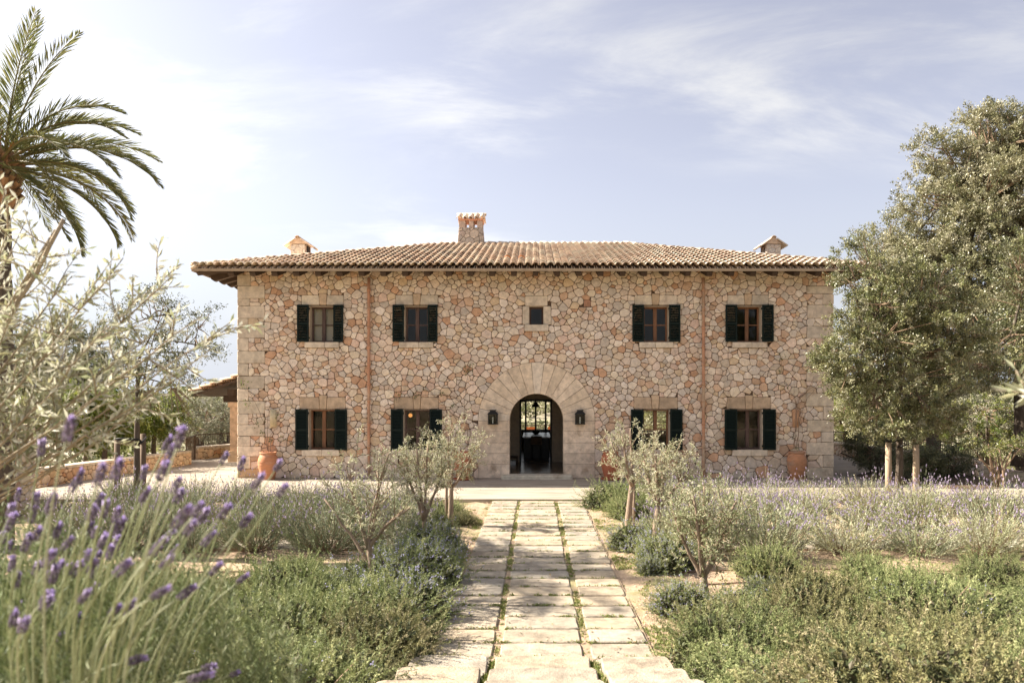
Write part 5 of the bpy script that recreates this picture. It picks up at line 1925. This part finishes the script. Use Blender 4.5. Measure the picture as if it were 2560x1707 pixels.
railing('iron railing across the opening between the two left walls', (-13.35, 29.0), (-13.95, 31.1), .0, .98)
railing('iron railing on the short left wall beside the porch', (-14.0, 31.25), (-12.9, 33.4), .52, 1.0)
railing('iron railing running on behind the porch at the left', (-12.9, 33.6), (-10.0, 39.6), .0, 1.0)
railing('iron railing on the low right wall under the oaks', (14.3, 24.4), (13.4, 34.6), .55, 1.02)
railing('iron railing behind the house, seen through the arched back window', (-9.0, 43.5), (9.0, 43.5), -.1, .95)
g = Geo()
g.box(-9.5, 9.5, 40.0, 43.8, -.35, -.02)
kind(g.obj('rear_terrace', M_TERRACE), 'structure')

gate = thing('lattice_gate', 'brown iron gate with square lattice foot before the stone pier', 'gate', (-12.5, 16.2, -.06))
g = Geo()
w0, w1, hg = 0.0, 1.02, 1.95
for x in (w0, w1 - .07):
    g.box(x, x + .07, -.03, .03, 0, hg)
for z in (0, .82, hg - .05):
    g.box(w0 + .07, w1 - .07, -.025, .025, z, z + .05)
g.obj('gate_frame', M_RUST, gate)
g = Geo()
for x in np.arange(w0 + .16, w1 - .1, .1):
    g.box(x - .022, x + .022, -.012, .012, .05, .82)
for z in np.arange(.14, .8, .1):
    g.box(w0 + .07, w1 - .07, .0121, .025, z - .022, z + .022)
kind(g.obj('lattice_strip', M_RUST, gate), 'stuff')
g = Geo()
for x in np.arange(w0 + .19, w1 - .1, .14):
    g.tube([(x, 0, .87), (x, 0, hg - .05)], .008, 4)
for z in (1.2, 1.55):
    g.tube([(w0 + .07, .012, z), (w1 - .07, .012, z)], .007, 4)
kind(g.obj('gate_bar', M_RUST, gate), 'stuff')

# dark soil of the planting at the right of the house
g = Geo()
an = np.linspace(0, 2 * PI, 28, endpoint=False)
pts = [(12.2 + 1.75 * math.cos(a) * (1 + .1 * math.sin(3 * a)), 23.4 + 2.6 * math.sin(a) * (1 + .08 * math.cos(2 * a))) for a in an]
g.add([(x, y, .004) for x, y in pts] + [(12.2 + (x - 12.2) * .9, 23.4 + (y - 23.4) * .9, .07) for x, y in pts] + [(12.2, 23.4, .10)],
      [(i, (i + 1) % 28, 28 + (i + 1) % 28, 28 + i) for i in range(28)] + [(28 + i, 28 + (i + 1) % 28, 56) for i in range(28)])
kind(g.obj('planting_bed_ground', mat('dark_soil', (.10, .065, .04), rough=.97, var=.4, scale=8, bump=.8)), 'structure')

# ------------------------------------------------------------ far hillside scrub (a wood nobody could count)
rg = np.random.default_rng(9)
g = Geo()
for ring, (d0, d1, nn, sz, leaf_) in enumerate(((52, 100, 300, 1.6, .34), (100, 175, 520, 2.3, .6), (175, 330, 800, 3.6, 1.0))):
    th = rg.uniform(-.95, .95, nn)
    dd = np.sqrt(rg.uniform(d0 ** 2, d1 ** 2, nn))
    X, Y = np.sin(th) * dd, np.cos(th) * dd
    Z = ground_z(X, Y)
    q = 120
    s = sz * rg.uniform(.55, 1.25, nn)
    dr = unit(rg.normal(size=(nn, q, 3)))
    rad = rg.uniform(.3, 1, (nn, q, 1)) ** .5
    P = np.stack([X, Y, Z + s * .45], -1)[:, None] + dr * rad * s[:, None, None] * (.8, .8, .62)
    c = np.repeat(pick(rg, [(.20, .20, .11), (.25, .24, .14), (.16, .17, .085), (.29, .27, .17), (.22, .225, .09)], nn, .1), q, 0) * rg.uniform(.8, 1.2, (nn * q, 1))
    leaves(g, P.reshape(-1, 3), rg.normal(size=(nn * q, 3)), leaf_, leaf_ * .75, c, rg)
kind(g.obj('far_woods', M_LEAF), 'stuff')

# ------------------------------------------------------------ pots, vines, lanterns at the facade
def pot(label, x, y, m, saucer=True, sc=1.0):
    t = thing('terracotta_pot', label, 'pot', (x, y, 0.0), 'tall terracotta pots along the facade')
    z0 = .035 if saucer else 0
    prof = [(.0, 0), (.185, 0), (.20, .02), (.235, .18), (.295, .40), (.312, .55), (.285, .68), (.238, .765), (.228, .79), (.252, .805), (.258, .835), (.245, .855), (.222, .85), (.212, .79), (.0, .77)]
    g = Geo().lathe([(r * sc, z * sc + z0) for r, z in prof], (0, 0, 0), 36)
    g.obj('pot_body', m, t, True)
    for zr in (.55, .46):
        g = Geo()
        k = 36
        R_ = np.interp(zr, [.40, .55, .68], [.297, .314, .287])
        g.lathe([(R_ * sc, (zr - .008) * sc + z0), ((R_ + .004) * sc, zr * sc + z0), (R_ * sc, (zr + .008) * sc + z0)], (0, 0, 0), 36)
        g.obj('throwing_ridge', m, t, True)
    if saucer:
        g = Geo().lathe([(0, .0), (.27, .0), (.30, .06), (.285, .062), (.26, .025), (0, .025)], (0, 0, 0), 32)
        g.obj('saucer', m, t, True)
    return t


pot('pale terracotta pot at the left house corner holding a thin bare climber', -8.28, 23.52, M_TERRA, False, 1.0)
pot('terracotta pot on a saucer at the right house corner with twiggy climber', 8.16, 23.52, mat('weathered_terracotta', (.44, .21, .11), rough=.85, var=.3, scale=5, bump=.15, col2=(.38, .24, .16), s2=2, stretch=(1, 1, 2)), True, .98)
pot('red terracotta pot left of the arched door behind the olive crown', -2.22, 23.45, M_TERRA_RED, True, .98)
pot('red terracotta pot right of the arched door behind the olive crown', 2.36, 23.45, M_TERRA_RED, True, .98)


def vine(label, lines, leaf_px, seed, wall_y=23.9):
    rg = np.random.default_rng(seed)
    base = px(*lines[0][0][:2], wall_y)
    t = thing('climbing_vine', label, 'climber', (base[0], base[1], 0))
    O = np.array((base[0], base[1], 0))
    g, lf = Geo(), Geo()
    for ln in lines:
        P = np.array([px(q[0], q[1], q[2] if len(q) > 2 else wall_y) for q in ln]) - O
        n = 4 * len(P)
        tt = np.linspace(0, 1, len(P))
        Q = np.stack([np.interp(np.linspace(0, 1, n), tt, P[:, k]) for k in range(3)], -1) + rg.normal(0, .012, (n, 3)) * (1, .4, 1)
        g.tube(Q, np.linspace(.011, .004, n), 5, (1, 1, 1))
    g.obj('stem', M_TWIG, t)
    P = []
    for x, y, n, r in leaf_px:
        c = np.array(px(x, y, wall_y)) - O
        P.append(c + rg.normal(0, r, (n, 3)) * (1, .35, 1))
    P = np.concatenate(P)
    leaves(lf, P, rg.normal(size=P.shape) + (0, -.4, -.2), rg.uniform(.04, .08, len(P)), rg.uniform(.028, .05, len(P)), pick(rg, [(.07, .11, .03), (.12, .17, .04), (.17, .2, .06)], len(P)), rg)
    lf.obj('leaves', M_LEAF, t)


vine('thin climber on a cane rising from the pale left pot', [[(672, 1132, 23.5), (668, 1085, 23.6), (673, 1025, 23.8), (680, 985)], [(676, 1130, 23.5), (676, 1085, 23.7), (700, 1062)], [(668, 1125, 23.5), (660, 1060, 23.7), (640, 1010), (615, 965)]],
     [(675, 1100, 14, .05), (705, 1096, 12, .06), (620, 1005, 14, .09), (640, 1050, 12, .09), (690, 1040, 8, .06), (615, 960, 22, .12), (725, 1106, 7, .03), (655, 1080, 10, .06)], 1)
vine('leafless twiggy climber fanning up the wall from the right pot', [[(1988, 1118, 23.5), (1992, 1060, 23.7), (1990, 1000), (1962, 960), (1952, 900), (1950, 880)], [(1992, 1118, 23.5), (2000, 1050, 23.8), (2015, 1000), (2060, 940), (2090, 925)],
                                                           [(1995, 1118, 23.5), (1998, 1030, 23.8), (1985, 990), (1985, 960)], [(1984, 1118, 23.5), (1986, 1080, 23.7), (1990, 1020), (2005, 985), (2040, 960), (2070, 965)], [(1998, 1000), (2020, 975), (2035, 940)]],
     [(1955, 890, 12, .06), (1950, 930, 6, .04), (1984, 1090, 8, .05), (1968, 965, 8, .05), (1992, 1115, 10, .05)], 2)
vine('thin climber with sparse leaves on the wall left of the arch', [[(1165, 1190), (1170, 1100), (1160, 1010), (1172, 930), (1180, 905)], [(1160, 1010), (1130, 990), (1080, 985), (1010, 992), (980, 993)], [(1150, 1060), (1100, 1000), (1060, 970)]],
     [(1172, 925, 26, .07), (1175, 910, 10, .05), (990, 992, 14, .08), (1040, 990, 14, .07), (1062, 972, 10, .05), (1130, 1015, 10, .05), (1105, 985, 8, .05)], 3)


def sconce(label, x, z, c):
    t = thing('wall_sconce', label, 'wall light', (x, WY - .04, z), 'half round clay wall lights')
    g = Geo()
    k = 12
    V, F = [], []
    for zz in (-.28, .28):
        for r in (.105, .09):
            V += [(r * math.cos(PI + PI * i / (k - 1)), r * math.sin(PI + PI * i / (k - 1)), zz) for i in range(k)]
    for i in range(k - 1):
        F += [(i, i + 1, 2 * k + i + 1, 2 * k + i), (k + i + 1, k + i, 3 * k + i, 3 * k + i + 1), (i + 1, i, k + i, k + i + 1), (2 * k + i, 2 * k + i + 1, 3 * k + i + 1, 3 * k + i)]
    g.add(V, F, c)
    g.obj('shade', M_DRESS, t, True)
    g = Geo()
    g.box(-.03, .03, -.02, .04, -.05, .05, (.05, .05, .05))
    g.obj('bracket', M_IRON, t)


sconce('pale yellow half round clay wall light above the left pot', wx(684.7), wz(1045), (.62, .52, .33))
sconce('orange half round clay wall light behind the right climber', wx(1988), wz(1045), (.56, .31, .17))


def lantern(label, x, z):
    y = WY - .19
    t = thing('wall_lantern', label, 'lantern', (x, y, z), 'lanterns beside the arched door')
    g = Geo()
    for sx in (-1, 1):
        for sy in (-1, 1):
            g.box(sx * .135 - .012, sx * .135 + .012, sy * .11 - .012, sy * .11 + .012, -.19, .10)
    g.box(-.155, .155, -.13, .13, -.215, -.19)
    g.box(-.165, .165, -.14, .14, .10, .122)
    g.box(-.147, .147, .098, .13, -.188, .098)
    g.obj('lantern_frame', M_IRON, t)
    g = Geo()
    g.add([(-.16, -.135, .1225), (.16, -.135, .1225), (.16, .135, .1225), (-.16, .135, .1225), (-.1, -.08, .185), (.1, -.08, .185), (.1, .08, .185), (-.1, .08, .185)], [(0, 1, 5, 4), (1, 2, 6, 5), (2, 3, 7, 6), (3, 0, 4, 7), (4, 5, 6, 7)])
    g.box(-.09, .09, -.07, .07, .186, .23)
    g.box(-.11, .11, -.09, .09, .231, .243)
    g.obj('lantern_cap', M_IRON, t)
    for nm, b in (('lantern_pane', (-.123, .123, -.112, -.108)), ('lantern_pane', (-.137, -.133, -.098, .098)), ('lantern_pane', (.133, .137, -.098, .098))):
        g = Geo()
        g.box(b[0], b[1], b[2], b[3], -.19, .10)
        g.obj(nm, M_GLASS, t)
    g = Geo()
    g.lathe([(0, -.19), (.02, -.19), (.02, -.06), (0, -.06)], (0, 0, 0), 10, (1, 1, 1))
    g.lathe([(0, -.06), (.018, -.04), (.02, -.01), (0, .03)], (0, 0, 0), 10, (1, 1, 1))
    g.obj('candle', M_WHITE, t, True)
    g = Geo()
    g.box(-.05, .05, .131, .19, -.08, .08)
    g.obj('wall_bracket', M_IRON, t)


lantern('black iron lantern on the left jamb of the arched door', wx(1233), wz(1043))
lantern('black iron lantern on the right jamb of the arched door', wx(1449.3), wz(1043))

# ------------------------------------------------------------ inside, seen through the door and windows
t = thing('kitchen_island', 'dark kitchen island with pale marble top seen through the arched door', 'kitchen island', (.09, 32.4, .105))
g = Geo()
g.box(-.52, .52, -1.88, 1.88, 0, .8)
for i in range(5):
    g.box(-.45 + i * .19, -.29 + i * .19, -1.895, -1.88, .08, .74)
g.obj('cabinet', M_BLACK, t)
g = Geo()
g.box(-.57, .57, -1.96, 1.96, .802, .85)
g.obj('worktop', M_MARBLE, t)
t = thing('bar_stool', 'brown upholstered bar stool standing before the kitchen island', 'stool', (.08, 30.05, .105))
g = Geo()
g.box(-.21, .21, -.2, .2, .58, .64)
g.obj('seat', M_FABRIC, t)
g = Geo()
g.add([(x, y, z) for z, y0, y1 in ((.65, -.24, -.19), (.92, -.28, -.23)) for x, y in ((-.22, y0), (.22, y0), (.22, y1), (-.22, y1))], [(0, 1, 5, 4), (1, 2, 6, 5), (2, 3, 7, 6), (3, 0, 4, 7), (4, 5, 6, 7)])
g.obj('backrest', M_FABRIC, t)
lm_ = Geo().tube([(0, 0, .0), (0, 0, .58)], .016, 6).mesh('leg', M_BLACK)
for sx in (-1, 1):
    for sy in (-1, 1):
        put('leg', lm_, t, (sx * .17, sy * .16, 0))
g = Geo().lathe([(0, .0), (.09, .0), (.2, .1), (.23, .14), (.215, .14), (.18, .09), (0, .03)], (0, 0, 0), 28)
o = tag(g.obj('serving_bowl', M_BLACK, None, True, (.07, 32.9, .957)), 'wide black bowl on the marble kitchen top', 'bowl')
t = thing('pendant_lamp', 'black pendant lamp with brass rods hanging over the kitchen island', 'lamp', (.05, 31.2, 2.15))
g = Geo().lathe([(.2, 0), (.12, .1), (.07, .2), (0, .2)], (0, 0, 0), 24)
g.obj('lamp_shade', M_BLACK, t, True)
g = Geo()
for x in (-.18, .0, .18):
    g.tube([(x, 0, .2), (x, 0, .38)], .016, 6)
kind(g.obj('brass_rod', M_BRASS, t, True), 'stuff')
g = Geo()
for x in (-.05, .06):
    g.tube([(x, 0, .2), (x, 0, .849)], .012, 6)
g.tube([(-.2, 0, .2), (.2, 0, .2)], .012, 6)
kind(g.obj('hanging_rod', M_BLACK, t), 'stuff')
g = Geo()
g.box(-.93, -.68, 27.3, 27.75, .106, .25)
tag(g.obj('storage_box', M_WHITE), 'small white box on the hall floor inside the left door jamb', 'box')
t = thing('wooden_bench', 'low dark wooden bench over the white box in the hall', 'bench', (-1.15, 27.6, .105))
g = Geo()
g.box(-.5, .56, -.35, .25, .24, .30)
g.obj('seat', M_WOOD, t)
for x in (-.46, -.02 + .54):
    g = Geo()
    g.box(x - .03, x + .03, -.28, .2, 0, .2395)
    g.obj('leg', M_WOOD, t)
t = thing('globe_lamp', 'small orange globe lamp hanging in the room behind the second lower window', 'lamp', (wx(1026) * 26.5 / 24, 26.5, 1.92))
g = Geo()
a = np.linspace(-PI / 2, PI / 2, 9)
g.lathe([(.07 * math.cos(q), .07 * math.sin(q)) for q in a], (0, 0, 0), 16)
mg = mat('lit_paper', (.8, .35, .12), rough=.8, bump=0)
pb = mg.node_tree.nodes['Principled BSDF']
pb.inputs['Emission Color'].default_value = (1, .42, .12, 1)
pb.inputs['Emission Strength'].default_value = .35
g.obj('globe', mg, t, True)
g = Geo().tube([(0, 0, .07), (0, 0, 1.07)], .006, 5)
g.obj('cord', M_BLACK, t)
for i, x in enumerate((-.18, 1.0)):
    t = thing('garden_chair', ('orange canvas garden chair behind the house, left in the back window', 'orange canvas garden chair behind the house, right in the back window')[i], 'chair', (x, 41.0 + i * .4, -.02))
    g = Geo()
    g.box(-.27, .27, -.28, .25, .42, .46)
    g.obj('seat', M_ORANGE, t)
    g = Geo()
    g.add([(x_, y, z) for z, y0, y1 in ((.47, -.3, -.26), (.98, -.42, -.38)) for x_, y in ((-.27, y0), (.27, y0), (.27, y1), (-.27, y1))], [(0, 1, 5, 4), (1, 2, 6, 5), (2, 3, 7, 6), (3, 0, 4, 7), (4, 5, 6, 7)])
    g.obj('backrest', M_ORANGE, t)
    for sx in (-.25, .25):
        for sy in (-.25, .22):
            g = Geo()
            g.box(sx - .02, sx + .02, sy - .02, sy + .02, 0, .42)
            g.obj('leg', M_STAKE, t)
t = thing('garden_table', 'white garden table behind the house, between the orange chairs in the back window', 'table', (.5, 42.2, -.02))
g = Geo()
g.box(-.5, .5, -.4, .4, .70, .74)
g.obj('tabletop', M_WHITE, t)
for sx in (-.44, .44):
    for sy in (-.34, .34):
        g = Geo()
        g.box(sx - .025, sx + .025, sy - .025, sy + .025, 0, .7)
        g.obj('leg', M_WHITE, t)

# ------------------------------------------------------------ foreground: lavender in bloom and an olive's boughs
rg = np.random.default_rng(55)
HEADS = [(395, 120), (240, 215), (1055, 160), (978, 180), (990, 245), (1320, 255), (1430, 295), (1505, 405), (1660, 450), (465, 390), (420, 430), (582, 380), (677, 350), (850, 355), (945, 355),
         (840, 490), (1030, 430), (1048, 490), (100, 475), (195, 540), (180, 610), (290, 560), (575, 520), (525, 590), (685, 600), (610, 580), (10, 730), (330, 705), (372, 770), (140, 780), (555, 700),
         (590, 760), (690, 770), (697, 680), (1035, 640), (1110, 680), (1150, 570), (1190, 605), (1310, 580), (1435, 640), (1210, 745), (970, 720), (265, 870), (310, 840), (515, 835), (580, 860), (690, 920),
         (905, 800), (1020, 800), (960, 880), (75, 880), (95, 1000), (400, 920), (435, 920), (545, 940), (475, 1085), (550, 1030), (905, 1060), (1065, 1060), (250, 1130), (115, 1160), (130, 1260), (1255, 920),
         (1415, 970), (760, 1440), (1210, 1480), (1375, 1520), (600, 1380), (330, 1310), (1125, 1550), (650, 830), (200, 930), (320, 920), (1640, 300)]
HEADS += [(float(rg.uniform(0, 900)), float(rg.uniform(560, 1250))) for _ in range(26)]
BIG = {(395, 120), (1055, 160), (1035, 640), (1110, 680), (265, 870), (475, 1085), (905, 1060), (690, 920), (582, 380), (677, 350), (250, 1130), (130, 1260)}


def head_mesh(seed):
    r = np.random.default_rng(seed)
    g = Geo()
    H = .044
    n = 140                                                   # overlapping bracts, darker below, and a violet tuft on top
    zz = np.sort(r.uniform(0, 1, n))
    a = r.uniform(0, 2 * PI, n)
    rad = .0046 * np.sin(PI * np.clip(zz * .86 + .12, 0, 1)) ** .6
    P = np.stack([np.cos(a) * rad, np.sin(a) * rad, zz * H], -1)
    D = np.stack([np.cos(a) * .6, np.sin(a) * .6, np.full(n, .9)], -1) + r.normal(0, .12, (n, 3))
    c = pick(r, [(.15, .13, .16), (.20, .17, .20), (.24, .205, .22), (.24, .18, .29)], n)
    leaves(g, P, D, .0075, .0055, c, r, fold=.3)
    m = 30
    P = np.stack([r.normal(0, .0026, m), r.normal(0, .0026, m), H * r.uniform(.74, 1.02, m)], -1)
    D = np.stack([r.normal(0, .32, m), r.normal(0, .32, m), r.uniform(.5, 1, m)], -1)
    leaves(g, P, D, r.uniform(.007, .013, m), .0055, pick(r, [(.48, .38, .68), (.58, .48, .76), (.66, .57, .82), (.40, .30, .60)], m), r, fold=.3)
    return g.mesh('flower_head', M_FLOWER)


hm = [head_mesh(i) for i in range(6)]
LB = np.array((-1.28, 1.85, float(ground_z(-1.28, 1.85))))
lavp = thing('flowering_lavender', 'tall lavender in bloom in the left foreground, violet heads on long stems', 'lavender', tuple(LB))
for i, (hx, hy) in enumerate(HEADS):
    X_, Y_ = hx / 2.387, 1050 + hy / 2.387
    dpt = rg.uniform(1.28, 1.5) if (hx, hy) in BIG else rg.uniform(1.5, 2.25)
    head = np.array(px(X_, Y_, dpt))
    bx = 40 + .52 * X_ + rg.normal(0, 18)
    base = np.array(px(bx, 1800 + rg.uniform(0, 60), dpt + .12))
    ctrl = base * .45 + head * .55 + np.array((-.02 - .09 * rg.random(), rg.normal(0, .03), .07 * rg.random()))
    Q = bez(base, ctrl, head, 9)
    g = Geo().tube(Q - LB, np.linspace(.0025, .0016, 9), 6, pick(rg, [(.34, .37, .20), (.40, .42, .26), (.29, .32, .16)], 1)[0])
    st = g.obj('stem', M_SOFT, lavp, True)
    d = Vector(Q[-1] - Q[-2]).normalized()
    q = d.to_track_quat('Z', 'Y').to_euler()
    s = rg.uniform(.78, 1.05)
    put('flower_head', hm[i % 6], st, Vector(head - LB) - d * .004, q, (s * 1.05, s * 1.05, s * rg.uniform(.9, 1.15)))
# its grey-green foliage below
n = 1500
cx_ = rg.uniform(-2.2, -.80, n)
cyy = rg.uniform(1.45, 2.7, n)
zt = 2.08 - .36 * ramp01((cx_ + 1.25) / .5) - .05 * np.abs(cyy - 2) + rg.normal(0, .07, n) - .1 * ramp01((-cx_ - 1.7) / .5)
cx_ += .10 * np.sin(cyy * 9)
zt -= .10 * (np.sin(cx_ * 11 + cyy * 7) * np.sin(cyy * 12 - cx_ * 5) > .25)
A = np.stack([cx_ * .9 - .1, cyy, np.full(n, 1.35)], -1)
C = np.stack([cx_, cyy, zt], -1) + rg.normal(0, .04, (n, 3))
B = (A + C) / 2 + rg.normal(0, .05, (n, 3)) + (.03, 0, .05)
g = Geo()
leaves(g, *needles_along(A - LB, B - LB, C - LB, .4, 40, rg, .030, .0045, [(.16, .20, .08), (.21, .25, .11), (.10, .13, .05), (.28, .30, .16)], .25, .6), rg)
g.obj('foliage', M_SOFT, lavp)

OL_F = [(.36, .37, .24), (.44, .44, .32), (.27, .295, .17), (.50, .49, .38), (.38, .37, .21), (.56, .545, .44), (.60, .585, .48)]


def bough_tree(name, label, base, root, ends, seed, per=60, ln=.056, wd=.0135, sub=8, r0=.0095, tr0=.06):
    rg = np.random.default_rng(seed)
    t = thing(name, label, 'olive tree', base)
    O = np.array(base)
    tr, lf = Geo(), Geo()
    R_ = np.array(root) - O
    Q = bez((0, 0, 0), (R_[0] * .3, R_[1] * .3, R_[2] * .5), R_, 8)
    tr.tube(Q, np.linspace(tr0, tr0 * .5, 8) * (1 + .08 * np.sin(np.arange(8) * 2.1)), 10, (1, 1, 1))
    for (x, y, dd, cut) in ends:
        E = np.array(px(x, y, root[1] + dd)) - O
        m = R_ * .5 + E * .5 + np.array((.0, rg.normal(0, .06), rg.uniform(-.10, .06)))
        P = bez(R_, m, E, 14)
        P[1:-1] += rg.normal(0, .006, (12, 3))
        k = 1.6 if cut else 1
        tr.tube(P, np.linspace(r0 * k, .002 * (4.2 if cut else 1), 14), 6, (1, 1, 1))
        if not cut:
            shoot_leaves(lf, P, rg, per if y < 930 else per // 3, ln, wd, OL_F, .5 if y < 930 else .7, .8)
        for s in range(sub if y < 930 else 2):
            i = rg.integers(6, 13)
            e2 = P[i] + unit(unit(E - R_) * .8 + rg.normal(size=3) * .75) * rg.uniform(.10, .30)
            P2 = bez(P[i], (P[i] + e2) / 2 + rg.normal(0, .02, 3), e2, 5)
            tr.tube(P2, np.linspace(.004, .0014, 5), 4, (1, 1, 1), cap=False)
            shoot_leaves(lf, P2, rg, 15, ln, wd, OL_F, .1, .8)
    tr.obj('branches', mat('olive_bark_' + name, (.33, .27, .19), rough=.95, var=.4, scale=16, bump=.8), t, True)
    lf.obj('crown', M_LEAF, t)


ENDS = [(160, 548, 0, 1), (140, 575, .1, 1), (308, 645, -.1, 0), (45, 500, .1, 0), (15, 470, -.2, 0), (250, 690, .3, 0), (430, 690, -.1, 0), (452, 660, .3, 0), (575, 806, 0, 0), (530, 870, .2, 0), (470, 930, -.2, 0),
        (400, 985, .2, 0), (330, 1062, 0, 0), (300, 960, -.3, 0), (200, 760, .2, 0), (90, 650, 0, 0), (50, 760, -.2, 0), (505, 790, -.3, 0), (350, 740, .1, 0), (420, 800, -.1, 0), (250, 880, 0, 0), (150, 960, -.2, 0),
        (90, 1050, .2, 0), (230, 1090, -.1, 0), (20, 600, .2, 0), (120, 820, .3, 0), (10, 880, 0, 0), (360, 880, .3, 0), (280, 800, -.2, 0), (180, 690, .0, 0), (60, 560, .3, 0)]
rt = px(-330, 1420, 3.3)
bough_tree('foreground_olive', 'silvery olive boughs reaching in from the left foreground', (rt[0] - .15, 3.35, float(ground_z(rt[0], 3.35)) - .03), rt, ENDS, 71)
rt = px(2760, 1150, 2.2)
bough_tree('foreground_olive', 'pale blurred olive sprig at the right edge of the foreground', (rt[0] + .1, 2.25, float(ground_z(rt[0], 2.25)) - .03), rt, [(2540, 925, 0, 0), (2600, 860, .1, 0), (2640, 1010, -.1, 0), (2700, 800, .1, 0)], 72, per=20, sub=2, ln=.06, wd=.016, tr0=.022)
